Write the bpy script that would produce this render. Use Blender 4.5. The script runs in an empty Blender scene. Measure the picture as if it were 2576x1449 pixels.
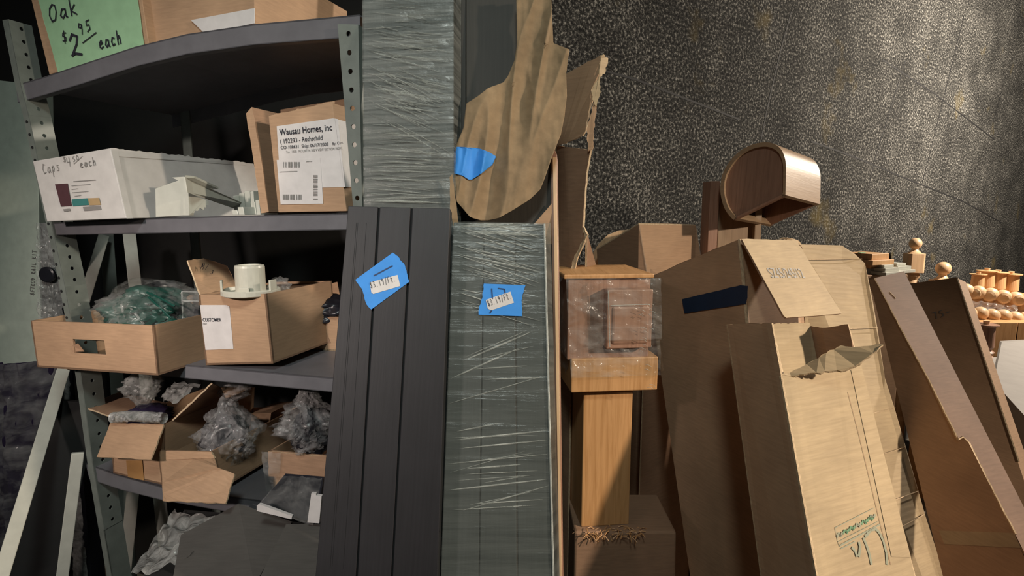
import bpy, math, random
from mathutils import Vector as V3, noise
random.seed(7)
C = bpy.context.scene.collection
sc = bpy.context.scene
# ------------------------------------------------------------------ camera
F = 1400.0; CAM = V3((0, 0, 1.45)); PITCH = math.radians(8)
FWD = V3((0, math.cos(PITCH), -math.sin(PITCH))); UP = V3((0, math.sin(PITCH), math.cos(PITCH)))
cd = bpy.data.cameras.new('camera'); cam = bpy.data.objects.new('camera', cd); C.objects.link(cam)
cam.location = CAM; cam.rotation_euler = (math.pi/2 - PITCH, 0, 0)
cd.sensor_width = 36; cd.lens = F/2576*36; cd.clip_start = 0.02; cd.clip_end = 50
sc.camera = cam
sc.view_settings.view_transform = 'Standard'; sc.view_settings.look = 'None'
sc.view_settings.gamma = 1; sc.view_settings.use_curve_mapping = False
sc.view_settings.exposure = 0.0
w = bpy.data.worlds.new('world'); sc.world = w; w.use_nodes = True
w.node_tree.nodes['Background'].inputs[0].default_value = (0.55, 0.6, 0.62, 1)
w.node_tree.nodes['Background'].inputs[1].default_value = 0.03

def lamp(name, loc, aim, power, size, col, spread=180):
    l = bpy.data.lights.new(name, 'AREA'); l.energy = power; l.size = size; l.color = col; l.shape = 'DISK'
    l.spread = math.radians(spread)
    o = bpy.data.objects.new(name, l); C.objects.link(o); o.location = loc
    o.rotation_euler = (V3(aim)-V3(loc)).to_track_quat('-Z', 'Y').to_euler(); return o
lamp('main_lamp', (2.05, -0.40, 2.15), (0.30, 1.0, .80), 12.5, 0.10, (1, .84, .66), 74)
pl_ = bpy.data.lights.new('wall_lamp', 'POINT'); pl_.energy = 360; pl_.shadow_soft_size = .05; pl_.color = (1, .87, .72)
po_ = bpy.data.objects.new('wall_lamp', pl_); C.objects.link(po_); po_.location = (3.2, 2.35, 2.35)
lamp('aisle_lamp', (-1.05, -0.75, 1.95), (-.62, 1.1, 1.2), 2.5, 0.12, (1, .86, .78), 48)
lamp('overhead_tube', (.0, -.45, 2.6), (-.5, 1.2, 1.2), 3.9, 0.3, (.90, 1, .94), 82)

# ------------------------------------------------------------------ materials
def newmat(name):
    m = bpy.data.materials.new(name); m.use_nodes = True
    nt = m.node_tree; b = nt.nodes['Principled BSDF']; return m, nt, b
def N(nt, t, **k):
    n = nt.nodes.new(t)
    for a, v in k.items():
        if a in n.inputs: n.inputs[a].default_value = v
        else: setattr(n, a, v)
    return n
def ramp(nt, fac, stops):
    r = nt.nodes.new('ShaderNodeValToRGB'); nt.links.new(fac, r.inputs[0])
    e = r.color_ramp.elements
    while len(e) < len(stops): e.new(0.5)
    for i, (p, c) in enumerate(stops):
        e[i].position = p; e[i].color = (*c, 1) if len(c) == 3 else c
    return r.outputs[0]
def uvmap(nt, sx=1, sy=1, rot=0):
    tc = nt.nodes.new('ShaderNodeTexCoord'); mp = nt.nodes.new('ShaderNodeMapping')
    nt.links.new(tc.outputs['UV'], mp.inputs[0]); mp.inputs['Scale'].default_value = (sx, sy, 1)
    mp.inputs['Rotation'].default_value = (0, 0, rot); return mp.outputs[0]
def noi(nt, vec, scale, detail=4, rough=.6, dist=0):
    n = N(nt, 'ShaderNodeTexNoise'); nt.links.new(vec, n.inputs['Vector'])
    n.inputs['Scale'].default_value = scale; n.inputs['Detail'].default_value = detail
    n.inputs['Roughness'].default_value = rough; n.inputs['Distortion'].default_value = dist
    return n.outputs['Fac']
def bump(nt, b, h, st, dist=.002):
    n = nt.nodes.new('ShaderNodeBump'); nt.links.new(h, n.inputs['Height'])
    n.inputs['Strength'].default_value = st; n.inputs['Distance'].default_value = dist
    nt.links.new(n.outputs[0], b.inputs['Normal']); return n
def ocoord(nt, sx, sy):
    tc = nt.nodes.new('ShaderNodeTexCoord'); mp = nt.nodes.new('ShaderNodeMapping'); nt.links.new(tc.outputs['Object'], mp.inputs[0])
    mp.inputs['Scale'].default_value = (sx, sx, sy); return mp.outputs[0]
def mul(a, k): return tuple(x*k for x in a)

def grainy(name, col, rough=.6, var=.25, sx=60, sy=60, bs=.15, det=5, spec=.3, corr=0):
    m, nt, b = newmat(name); v = uvmap(nt, sx, sy)
    f = noi(nt, v, 1, det)
    c = ramp(nt, f, [(.3, mul(col, 1-var)), (.7, mul(col, 1+var))])
    v2 = uvmap(nt, 1, 1); f2 = noi(nt, v2, 9, 3)
    mx = N(nt, 'ShaderNodeMix', data_type='RGBA', blend_type='MULTIPLY'); mx.inputs[0].default_value = 1
    nt.links.new(c, mx.inputs[6]); nt.links.new(ramp(nt, f2, [(.3, (.86,.85,.84)), (.7, (1.08,1.07,1.05))]), mx.inputs[7])
    nt.links.new(mx.outputs[2], b.inputs['Base Color'])
    b.inputs['Roughness'].default_value = rough; b.inputs['Specular IOR Level'].default_value = spec
    h = f
    if corr:
        wv = N(nt, 'ShaderNodeTexWave', wave_type='BANDS', bands_direction='Y'); nt.links.new(uvmap(nt), wv.inputs[0])
        wv.inputs['Scale'].default_value = corr; wv.inputs['Distortion'].default_value = .3
        ad = N(nt, 'ShaderNodeMath', operation='ADD'); nt.links.new(f, ad.inputs[0]); nt.links.new(wv.outputs['Fac'], ad.inputs[1]); h = ad.outputs[0]
    bump(nt, b, h, bs); return m
def wood(name, col, dark, rough=.45, sx=90, sy=5):
    m, nt, b = newmat(name); f = noi(nt, uvmap(nt, sx, sy), 1, 6, .65, 1.2)
    nt.links.new(ramp(nt, f, [(.3, dark), (.55, col), (.8, mul(col, 1.15))]), b.inputs['Base Color'])
    b.inputs['Roughness'].default_value = rough; bump(nt, b, f, .12); return m
def flat(name, col, rough=.5, spec=.4, metal=0):
    m, nt, b = newmat(name); f = noi(nt, uvmap(nt), 35, 3)
    nt.links.new(ramp(nt, f, [(.3, mul(col, .92)), (.7, mul(col, 1.06))]), b.inputs['Base Color'])
    b.inputs['Roughness'].default_value = rough; b.inputs['Specular IOR Level'].default_value = spec
    b.inputs['Metallic'].default_value = metal; return m
def film(name, lo, hi, sx, sy, rot, rough=.22, bs=.6, tint=(.62, .66, .62), scale=1, crumple=False, obj=False):
    m, nt, b = newmat(name)
    v = uvmap(nt, sx, sy, rot) if not obj else ocoord(nt, sx, sy); f = noi(nt, v, scale, 5, .6, .6)
    fa = ramp(nt, f, [(.38, (lo,)*3), (.68, (hi,)*3)])
    b.inputs['Base Color'].default_value = (*tint, 1); b.inputs['Roughness'].default_value = rough
    b.inputs['Specular IOR Level'].default_value = .8
    h = f
    if crumple:
        vo = N(nt, 'ShaderNodeTexVoronoi', feature='DISTANCE_TO_EDGE'); nt.links.new(ocoord(nt, 1, 1), vo.inputs['Vector']); vo.inputs['Scale'].default_value = crumple
        ad = N(nt, 'ShaderNodeMath', operation='ADD'); nt.links.new(f, ad.inputs[0]); nt.links.new(vo.outputs[0], ad.inputs[1]); h = ad.outputs[0]
    bump(nt, b, h, bs, .006)
    t = nt.nodes.new('ShaderNodeBsdfTransparent'); t.inputs[0].default_value = (.93, .94, .93, 1)
    mx = nt.nodes.new('ShaderNodeMixShader'); nt.links.new(fa, mx.inputs[0]); nt.links.new(t.outputs[0], mx.inputs[1])
    nt.links.new(b.outputs[0], mx.inputs[2]); nt.links.new(mx.outputs[0], nt.nodes['Material Output'].inputs[0]); return m

KR = (.39, .25, .155)
MT = dict(
 mailwood=wood('mailbox_wood', (.30, .20, .12), (.24, .155, .09)),
 pale_grey=flat('pale_grey_board', (.27, .25, .23), .7),
 kraft=grainy('kraft_cardboard', KR, .75, .10, 30, 260, .10),
 kraft_pale=grainy('pale_cardboard', (.41, .315, .20), .8, .10, 20, 240, .12, corr=26),
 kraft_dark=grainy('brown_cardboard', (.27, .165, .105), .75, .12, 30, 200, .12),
 kraft_edge=grainy('corrugated_edge', (.50, .38, .25), .9, .35, 500, 120, .6),
 kraft_grey=grainy('grey_cardboard', (.085, .08, .075), .75, .1, 30, 200, .1),
 paper=grainy('brown_paper', (.26, .18, .105), .8, .15, 60, 60, .2),
 paper_stain=grainy('packing_tape_brown', (.33, .18, .07), .35, .15, 30, 30, .1),
 white=flat('white_board', (.50, .48, .46), .6), vinyl=flat('white_vinyl', (.50, .50, .44), .35), carton_g=flat('pale_grey_carton', (.62, .68, .58), .45), kraft_shade=grainy('shade_toned_cardboard', (.17, .108, .078), .75, .12, 30, 200, .12),  # the last cardboard has missing shade mixed into its brown
 label=flat('white_label', (.58, .55, .54), .5), green=flat('green_sign_paper', (.27, .45, .27), .7),
 metal=grainy('grey_enamel_metal', (.125, .123, .137), .42, .07, 40, 40, .04, spec=.5),
 metal_l=grainy('galvanised_metal', (.15, .17, .155), .4, .15, 30, 30, .05, spec=.5),
 dark=flat('dark_void_black', (.02, .02, .02), .9), hole=flat('black_ink', (.012, .012, .013), .6),
 board=grainy('charcoal_composite', (.020, .0195, .023), .5, .10, 300, 8, .10, spec=.35),
 board_b=grainy('slate_composite', (.052, .06, .060), .5, .12, 300, 8, .10, spec=.35),
 board_c=grainy('brown_black_board', (.035, .031, .026), .6, .12, 200, 8, .10),
 groove=flat('groove_shadow_black', (.006, .006, .007), .8),
 tape=flat('blue_painter_tape', (.035, .24, .68), .6), tape_d=flat('dark_blue_tape', (.008, .022, .055), .6),
 ink=flat('marker_ink', (.02, .02, .03), .6), ink_s=flat('blue_marker_ink', (.01, .03, .10), .5),
 ink_g=flat('faded_print', (.20, .19, .18), .6), ink_gr=flat('green_print', (.14, .26, .15), .7), ink_gy=flat('grey_green_print', (.26, .27, .20), .7),
 oak=wood('oak', (.50, .27, .115), (.38, .19, .07)), maple=wood('maple', (.62, .42, .25), (.50, .32, .18)),
 redwood=wood('cherry_brown_wood', (.30, .165, .11), (.22, .115, .075)), pinewood=wood('pine', (.60, .36, .18), (.5, .28, .13)),
 teal=flat('teal_print', (.04, .16, .15), .5), maroon=flat('maroon_print', (.07, .03, .035), .5), ochre=flat('ochre_print', (.36, .25, .13), .5),
 cap=flat('cream_plastic', (.52, .50, .42), .35), gplastic=flat('dark_green_plastic', (.01, .06, .045), .35),
 blackp=flat('black_plastic', (.015, .015, .02), .3), purple=flat('dark_purple_wrap', (.018, .013, .032), .25),
 film_h=film('stretch_film_hazy', .06, .42, 5, 90, math.radians(8), bs=.5, tint=(.34, .35, .33)),
 film_b=film('stretch_film_streaked', .16, .34, 4, 60, math.radians(-10), bs=.5, tint=(.21, .23, .22)),
 film_c=film('clear_film', .03, .22, 14, 30, .3, .12, .8, (.6,.59,.57), obj=True),
 crease=film('film_crease', .35, .95, 40, 40, 0, .2, .3, (.55, .57, .54)),
 bag=film('crumpled_plastic_bag', .08, .34, 25, 25, .4, .13, 1.0, (.50,.48,.48), crumple=55, obj=True),
 bag_w=film('milky_plastic_bag', .25, .65, 18, 18, .4, .18, 1.0, (.50,.50,.48), crumple=50, obj=True),
)
# rough dark wall with light aggregate and rust spots
m, nt, b = newmat('rough_dark_wall'); tc = uvmap(nt)
f1a = noi(nt, tc, 98, 6, .75); fv = noi(nt, tc, 4.5, 4, .6); mv = N(nt, 'ShaderNodeMath', operation='MULTIPLY_ADD'); nt.links.new(fv, mv.inputs[0]); mv.inputs[1].default_value = .15
sv = N(nt, 'ShaderNodeMath', operation='SUBTRACT'); nt.links.new(f1a, sv.inputs[0]); sv.inputs[1].default_value = .075; nt.links.new(sv.outputs[0], mv.inputs[2]); f1 = mv.outputs[0]; f2 = noi(nt, tc, 1.6, 3); f3 = noi(nt, tc, 3.1, 4, .6); f4 = noi(nt, tc, 18, 5, .7)
c1 = ramp(nt, f1, [(.38, (.006, .006, .006)), (.47, (.020, .020, .019)), (.54, (.055, .054, .050)), (.64, (.34, .33, .30))])
smooth_c = ramp(nt, f4, [(.3, (.07, .068, .066)), (.7, (.14, .135, .125))])
tz = nt.nodes.new('ShaderNodeSeparateXYZ'); nt.links.new(tc, tz.inputs[0])
# smooth lower right, coarse upper left; paler and darker tones also paint in lamp falloff
ad = N(nt, 'ShaderNodeMath', operation='MULTIPLY_ADD'); nt.links.new(f2, ad.inputs[0]); ad.inputs[1].default_value = .9; nt.links.new(tz.outputs[1], ad.inputs[2])
mask = ramp(nt, ad.outputs[0], [(0, (0,)*3), (1, (1,)*3)]); nt.nodes[-1].name = 'mask'
ax = N(nt, 'ShaderNodeMath', operation='MULTIPLY_ADD'); nt.links.new(tz.outputs[0], ax.inputs[0]); ax.inputs[1].default_value = -.20; nt.links.new(ad.outputs[0], ax.inputs[2])
mr = N(nt, 'ShaderNodeMapRange'); nt.links.new(ax.outputs[0], mr.inputs[0]); mr.inputs[1].default_value = 1.36; mr.inputs[2].default_value = 1.62
mx = N(nt, 'ShaderNodeMix', data_type='RGBA'); nt.links.new(mr.outputs[0], mx.inputs[0]); nt.links.new(smooth_c, mx.inputs[6]); nt.links.new(c1, mx.inputs[7])
mo = N(nt, 'ShaderNodeMix', data_type='RGBA'); nt.links.new(mx.outputs[2], mo.inputs[6]); mo.inputs[7].default_value = (.16, .12, .04, 1)
rs = ramp(nt, f3, [(.62, (0,)*3), (.74, (.5,)*3)]); nt.links.new(rs, mo.inputs[0])
nt.links.new(mo.outputs[2], b.inputs['Base Color']); b.inputs['Roughness'].default_value = .9; b.inputs['Specular IOR Level'].default_value = .12
mb = N(nt, 'ShaderNodeMath', operation='MULTIPLY'); nt.links.new(f1, mb.inputs[0]); nt.links.new(mr.outputs[0], mb.inputs[1])
bump(nt, b, mb.outputs[0], .7, .006)
MT['wall'] = m
MT['floor'] = grainy('worn_concrete', (.16, .145, .125), .8, .3, 12, 12, .3)

# ------------------------------------------------------------------ geometry helpers
def ray(px, py): return FWD + V3((1, 0, 0))*((px-1288)/F) + UP*((724-py)/F)
def P(px, py, Y):
    r = ray(px, py); return CAM + r*(Y/r.y)
def PL(px, py, pl):
    if isinstance(pl, (int, float)): return P(px, py, pl)
    o, n = pl; r = ray(px, py); return CAM + r*((o-CAM).dot(n)/r.dot(n))
def plane(o, a, b_):
    n = (a-o).cross(b_-o).normalized()
    if n.dot(CAM-o) < 0: n = -n
    return (o, n)
def lean(px, y0, Y0, y1, Y1, yaw=0):
    o = P(px, y0, Y0); q = P(px, y1, Y1); return plane(o, q, o+V3((math.cos(yaw), math.sin(yaw), 0)))
def off(pl, d): return (pl[0]+pl[1]*d, pl[1])       # towards the camera by d
def trace(pts, pl): return [PL(x, y, pl) for x, y in pts]
def floorpt(a, b_, z=0.0):
    t = (z-a.z)/(b_.z-a.z); return a+(b_-a)*t
def lerp(a, b_, t): return a+(b_-a)*t
def rag(pts, amp=.002, step=.008, closed=True, only=None):
    out = []; n = len(pts)
    for i in range(n if closed else n-1):
        a, b_ = pts[i], pts[(i+1) % n]; out.append(a)
        if only is not None and i not in only: continue
        k = max(1, int((b_-a).length/step)); d = (b_-a).normalized()
        for j in range(1, k):
            q = lerp(a, b_, j/k); s = random.uniform(-amp, amp)
            perp = d.cross(V3((0, 1, 0))); 
            if perp.length < .01: perp = d.cross(V3((1, 0, 0)))
            out.append(q + perp.normalized()*s)
    if not closed: out.append(pts[-1])
    return out

class M:
    def __init__(s): s.v = []; s.f = []; s.m = []
    def face(s, pts, mi=0):
        b0 = len(s.v); s.v += [V3(p) for p in pts]; s.f.append(tuple(range(b0, b0+len(pts)))); s.m.append(mi)
    def prism(s, pts, vec, mf=0, ms=0, mb=None):
        n = len(pts); b0 = len(s.v); s.v += [V3(p) for p in pts]+[V3(p)+vec for p in pts]
        s.f.append(tuple(range(b0, b0+n))); s.m.append(mf)
        s.f.append(tuple(range(b0+2*n-1, b0+n-1, -1))); s.m.append(mf if mb is None else mb)
        for i in range(n):
            j = (i+1) % n; s.f.append((b0+j, b0+i, b0+n+i, b0+n+j)); s.m.append(ms)
        return s
    def sheet(s, pts, th=.003, mf=0, ms=1):
        n = V3((0, 0, 0)); c = sum(pts, V3((0, 0, 0)))/len(pts)
        for i in range(len(pts)): n += (pts[i]-c).cross(pts[(i+1) % len(pts)]-c)
        n.normalize()
        if n.dot(CAM-c) < 0: n = -n
        return s.prism(pts, -n*th, mf, ms)
    def box(s, o, a, b_, c, mi=0):
        return s.prism([o, o+a, o+a+b_, o+b_], c, mi, mi)
    def tube(s, pts, r, seg=8, mi=0, r1=None):
        rings = []; n = len(pts)
        for i, p in enumerate(pts):
            d = (pts[min(i+1, n-1)]-pts[max(i-1, 0)]).normalized(); a = d.cross(V3((.13, .97, .2))).normalized(); b_ = d.cross(a)
            rr = r if r1 is None else r+(r1-r)*i/(n-1); b0 = len(s.v); rings.append(b0)
            s.v += [p+a*math.cos(2*math.pi*k/seg)*rr+b_*math.sin(2*math.pi*k/seg)*rr for k in range(seg)]
        for i in range(n-1):
            for k in range(seg):
                j = (k+1) % seg; s.f.append((rings[i]+k, rings[i]+j, rings[i+1]+j, rings[i+1]+k)); s.m.append(mi)
        s.f.append(tuple(rings[0]+k for k in range(seg))); s.m.append(mi)
        s.f.append(tuple(rings[-1]+k for k in reversed(range(seg)))); s.m.append(mi); return s
    def lathe(s, base, prof, seg=28, axis=V3((0, 0, 1)), mi=0):
        ax = axis.normalized(); a = ax.cross(V3((.9, .1, .3))).normalized(); b_ = ax.cross(a); rings = []
        for r, h in prof:
            rings.append(len(s.v)); s.v += [base+ax*h+a*math.cos(2*math.pi*k/seg)*max(r, 1e-5)+b_*math.sin(2*math.pi*k/seg)*max(r, 1e-5) for k in range(seg)]
        for i in range(len(prof)-1):
            for k in range(seg):
                j = (k+1) % seg; s.f.append((rings[i]+k, rings[i]+j, rings[i+1]+j, rings[i+1]+k)); s.m.append(mi)
        s.f.append(tuple(rings[0]+k for k in reversed(range(seg)))); s.m.append(mi)
        s.f.append(tuple(rings[-1]+k for k in range(seg))); s.m.append(mi); return s
    def grid(s, fn, nu, nv, mi=0):
        b0 = len(s.v)
        for j in range(nv+1):
            for i in range(nu+1): s.v.append(fn(i/nu, j/nv))
        for j in range(nv):
            for i in range(nu):
                q = b0+j*(nu+1)+i; s.f.append((q, q+1, q+nu+2, q+nu+1)); s.m.append(mi)
        return s
    def build(s, name, mats, parent=None, smooth=False, up=None, bevel=0, solid=0, subsurf=0, planar=False):
        me = bpy.data.meshes.new(name); root = V3((0, 0, 0)); p = parent
        while p is not None: root = root + p.location; p = p.parent
        me.from_pydata([tuple(v-root) for v in s.v], [], s.f); 
        if not isinstance(mats, (list, tuple)): mats = [mats]
        for x in mats: me.materials.append(MT[x])
        me.polygons.foreach_set('material_index', [min(i, len(mats)-1) for i in s.m])
        me.update(); uv = me.uv_layers.new(name='UV'); upv = up.normalized() if up else V3((0, 0, 1))
        if planar:
            pn = sum((pg.normal*pg.area*(1 if pg.normal.y < 0 else -1) for pg in me.polygons), V3((0, 0, 0))).normalized()
        for pg in me.polygons:
            n = pn if planar else pg.normal; g = upv - n*upv.dot(n)
            if g.length < .2: g = V3((0, 1, 0)) - n*n.y
            if g.length < .05: g = V3((1, 0, 0))
            g.normalize(); u = g.cross(n)
            for li in pg.loop_indices:
                co = s.v[me.loops[li].vertex_index]; uv.data[li].uv = (co.dot(u), co.dot(g))
        if smooth: me.polygons.foreach_set('use_smooth', [True]*len(me.polygons))
        o = bpy.data.objects.new(name, me); C.objects.link(o)
        if parent: o.parent = parent
        if solid:
            d = o.modifiers.new('solid', 'SOLIDIFY'); d.thickness = solid; d.offset = 0
        if bevel:
            import bmesh
            bm = bmesh.new(); bm.from_mesh(me); bmesh.ops.recalc_face_normals(bm, faces=bm.faces); bm.to_mesh(me); bm.free()
            d = o.modifiers.new('bevel', 'BEVEL'); d.width = bevel; d.segments = 2; d.limit_method = 'ANGLE'
        if subsurf:
            d = o.modifiers.new('sub', 'SUBSURF'); d.levels = subsurf; d.render_levels = subsurf
        return o
def thing(name, label, cat, loc, group=None):
    o = bpy.data.objects.new(name, None); C.objects.link(o); o.location = loc; o.empty_display_size = .05
    o['label'] = label; o['category'] = cat
    if group: o['group'] = group
    return o
def tag(o, label, cat, group=None, kind=None):
    o['label'] = label; o['category'] = cat
    if group: o['group'] = group
    if kind: o['kind'] = kind
    return o
def struct(o): o['kind'] = 'structure'; return o
def quad(q, s, t):   # TL TR BR BL
    return lerp(lerp(q[0], q[1], s), lerp(q[3], q[2], s), t)
def nrm(q):
    n = (q[1]-q[0]).cross(q[3]-q[0]).normalized()
    return n if n.dot(CAM-q[0]) > 0 else -n
def creases(q, n, ang, spread, ln, lift=.0012, w_=.0010, sag=.0, t0=0, t1=1, s0=0, s1=1):
    """raised pleats of stretch film across the quad q; a slope (drop per width) per pleat"""
    mm = M(); nn = nrm(q)
    for _ in range(n):
        t = random.uniform(t0, t1); L = random.uniform(*ln); sa = random.uniform(s0, max(s0, s1-L)); sb = min(s1, sa+L)
        a = math.tan(ang+random.uniform(-spread, spread)); W = (q[1]-q[0]).length; H = (q[3]-q[0]).length
        k = 10; prev = None; ww = w_*random.uniform(.5, 1.3)
        if not 0 <= t+a*(sb-sa)*W/H <= 1: continue
        for j in range(k+1):
            s_ = sa+(sb-sa)*j/k; tt = t+a*(s_-sa)*W/H+sag*math.sin(math.pi*j/k)
            tt = min(max(tt, 0), 1); c = quad(q, s_, tt); e = math.sin(math.pi*j/k)**.5 if 0 < j < k else 0.02
            dn = (q[3]-q[0]).normalized()*ww*e
            cur = (c+nn*.0002-dn, c+nn*lift*e, c+nn*.0002+dn)
            if prev: mm.face([prev[0], cur[0], cur[1], prev[1]]); mm.face([prev[1], cur[1], cur[2], prev[2]])
            prev = cur
    return mm
def blob(c, rx, ry, rz, amp, fr, seed, seg=72, ring=48, mm=None, taper=None, mi=0):
    mm = mm or M(); b0 = len(mm.v)
    for j in range(ring+1):
        ph = math.pi*j/ring
        for i in range(seg):
            th = 2*math.pi*i/seg; d = V3((math.sin(ph)*math.cos(th), math.sin(ph)*math.sin(th), math.cos(ph)))
            amp_ = amp*.62; k = 1+amp_*(noise.noise(d*fr+V3((seed, seed*2, 0)))+.55*abs(noise.noise(d*fr*2.7+V3((seed, 0, 5))))*2-.4+.42*noise.noise(d*fr*6+V3((0, seed, 9)))+.25*noise.noise(d*fr*13+V3((2, seed, 9))))
            tp = 1 if taper is None else taper(d.z)
            mm.v.append(c+V3((d.x*rx*k*tp, d.y*ry*k*tp, d.z*rz*(1+amp*.3*noise.noise(d*fr)))))
    for j in range(ring):
        for i in range(seg):
            i2 = (i+1) % seg; mm.f.append((b0+j*seg+i, b0+(j+1)*seg+i, b0+(j+1)*seg+i2, b0+j*seg+i2)); mm.m.append(mi)
    return mm
# lettering ---------------------------------------------------------
def text(name, s, pl, x0, y0, x1, y1, mat, parent, hs=1.0, lift=.0006, bold=0):
    cu = bpy.data.curves.new('t', 'FONT'); cu.body = s; cu.offset = bold; o = bpy.data.objects.new('t', cu); C.objects.link(o)
    dg = bpy.context.evaluated_depsgraph_get(); me = bpy.data.meshes.new_from_object(o.evaluated_get(dg))
    bpy.data.objects.remove(o); bpy.data.curves.remove(cu)
    xs = [v.co.x for v in me.vertices]; wd = max(xs)-min(xs); mnx = min(xs)
    p0 = PL(x0, y0, pl); p1 = PL(x1, y1, pl); u = (p1-p0); k = u.length/wd; u.normalize(); v_ = pl[1].cross(u)
    mm = M(); mm.v = [p0+u*(v.co.x-mnx)*k+v_*v.co.y*k*hs+pl[1]*lift for v in me.vertices]
    mm.f = [tuple(p.vertices) for p in me.polygons]; mm.m = [0]*len(mm.f); bpy.data.meshes.remove(me)
    return mm.build(name, mat, parent)
G = {'O': [[(.5,1),(.15,.8),(0,.4),(.2,0),(.6,.05),(.85,.5),(.8,.9),(.5,1)]], 'a': [[(.7,.5),(.3,.55),(.05,.2),(.3,0),(.65,.25),(.7,.5),(.7,.05),(.85,0)]],
 'k': [[(.1,1),(.1,0)],[(.6,.6),(.12,.3),(.7,0)]], '$': [[(.8,.8),(.3,.85),(.2,.6),(.7,.4),(.6,.1),(.1,.15)],[(.5,1.05),(.4,-.1)]],
 '2': [[(.1,.75),(.35,1),(.75,.85),(.6,.5),(.1,.05),(.35,.12),(.9,0)]], '9': [[(.7,.8),(.35,1),(.15,.7),(.5,.55),(.7,.8),(.65,.4),(.5,0)]],
 '5': [[(.8,1),(.3,.95),(.25,.6),(.65,.55),(.7,.2),(.2,0)]], 'e': [[(.1,.3),(.65,.38),(.5,.6),(.15,.45),(.1,.12),(.4,0),(.75,.12)]],
 'c': [[(.7,.5),(.35,.6),(.1,.3),(.3,0),(.7,.08)]], 'h': [[(.15,1),(.12,0)],[(.13,.35),(.45,.6),(.6,.4),(.62,0)]],
 'C': [[(.8,.9),(.4,1),(.05,.5),(.25,0),(.75,.1)]], 'p': [[(.15,.55),(.1,-.5)],[(.13,.45),(.5,.6),(.6,.3),(.35,.02),(.12,.1)]],
 's': [[(.65,.55),(.3,.6),(.25,.38),(.6,.25),(.5,0),(.1,.05)]], '4': [[(.15,1),(.1,.5),(.7,.5)],[(.65,1),(.6,0)]],
 '0': [[(.5,1),(.15,.7),(.2,.1),(.6,.05),(.8,.6),(.5,1)]], '3': [[(.15,.9),(.6,1),(.65,.7),(.35,.55),(.7,.4),(.6,.05),(.1,.05)]],
 '1': [[(.4,1),(.4,0)]], '/': [[(.75,1.1),(.2,-.15)]], 'F': [[(.2,1),(.15,0)],[(.2,1),(.85,1)],[(.18,.55),(.7,.55)]],
 't': [[(.4,1),(.38,.1),(.6,0)],[(.1,.65),(.75,.65)]], '.': [[(.3,.02),(.38,.06)]], '7': [[(.05,.95),(.8,1),(.45,0)]], '-': [[(.1,.45),(.8,.48)]],
 '_': [[(0,0),(1,0)]], 'N': [[(.1,0),(.15,1),(.7,0),(.75,1)]], 'M': [[(.05,0),(.15,1),(.45,.4),(.75,1),(.85,0)]], 'E': [[(.8,1),(.15,1),(.12,0),(.8,0)],[(.13,.5),(.6,.5)]], 'T': [[(0,1),(.9,1)],[(.45,1),(.42,0)]],
 '8': [[(.4,.55),(.1,.8),(.4,1),(.7,.8),(.4,.55),(.05,.25),(.4,0),(.75,.25),(.4,.55)]], 'I': [[(.4,1),(.4,0)]], 'P': [[(.15,0),(.15,1),(.7,.85),(.6,.5),(.15,.45)]], 'R': [[(.15,0),(.15,1),(.7,.8),(.15,.5),(.75,0)]], 'D': [[(.15,0),(.15,1),(.75,.5),(.15,0)]], 'K': [[(.1,1),(.1,0)],[(.7,1),(.12,.45),(.75,0)]],
 'A': [[(0,0),(.4,1),(.8,0)],[(.15,.4),(.65,.4)]], 'L': [[(.15,1),(.12,0),(.75,0)]], ' ': []}
def ink(mm, s, pl, x0, y0, x1, y1, h, wd=.0008, lift=.0006):
    """handwritten strokes: baseline from pixel 0 to pixel 1 on the plane, letter height h metres"""
    p0 = PL(x0, y0, pl); p1 = PL(x1, y1, pl); u = (p1-p0); cw = u.length/len(s); u.normalize(); v_ = pl[1].cross(u)
    for i, ch in enumerate(s):
        for st in G[ch]:
            pts = [p0+u*((i+.82*x)*cw)+v_*(y*h)+pl[1]*lift for x, y in st]
            for a, b_ in zip(pts, pts[1:]):
                d = (b_-a).normalized(); e = d.cross(pl[1])*wd*.5; a2 = a-d*wd*.3; b2 = b_+d*wd*.3
                mm.face([a2-e, b2-e, b2+e, a2+e])
    return mm
def line(mm, pl, pts, wd, lift=.0006, mi=0):
    q = [PL(x, y, pl)+pl[1]*lift for x, y in pts]
    for a, b_ in zip(q, q[1:]):
        d = (b_-a).normalized(); e = d.cross(pl[1])*wd*.5; mm.face([a-e, b_-e, b_+e, a+e], mi)
    return mm
def patch(mm, pl, pts, lift=.0006, mi=0):
    mm.face([PL(x, y, pl)+pl[1]*lift for x, y in pts], mi); return mm
def openbox(mm, f, d, th=.004, hole=None, back=True):
    """five cardboard walls from front corners TL TR BR BL and a depth vector"""
    TL, TR, BR, BL = f; n = nrm(f)
    if hole:
        s0, s1, t0, t1 = hole
        for a, b_, c, e in ((0, 1, 0, t0), (0, 1, t1, 1), (0, s0, t0, t1), (s1, 1, t0, t1)):
            mm.prism([quad(f, a, c), quad(f, b_, c), quad(f, b_, e), quad(f, a, e)], -n*th, 0, 1)
    else: mm.prism([TL, TR, BR, BL], -n*th, 0, 1)
    r = (TR-TL).normalized()
    mm.prism([TR, TR+d, BR+d, BR], -r*th, 0, 1); mm.prism([TL, TL+d, BL+d, BL], r*th, 0, 1)
    if back: mm.prism([TL+d, TR+d, BR+d, BL+d], n*th, 0, 1)
    mm.prism([BL, BR, BR+d, BL+d], V3((0, 0, th)), 0, 1); return mm
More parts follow.
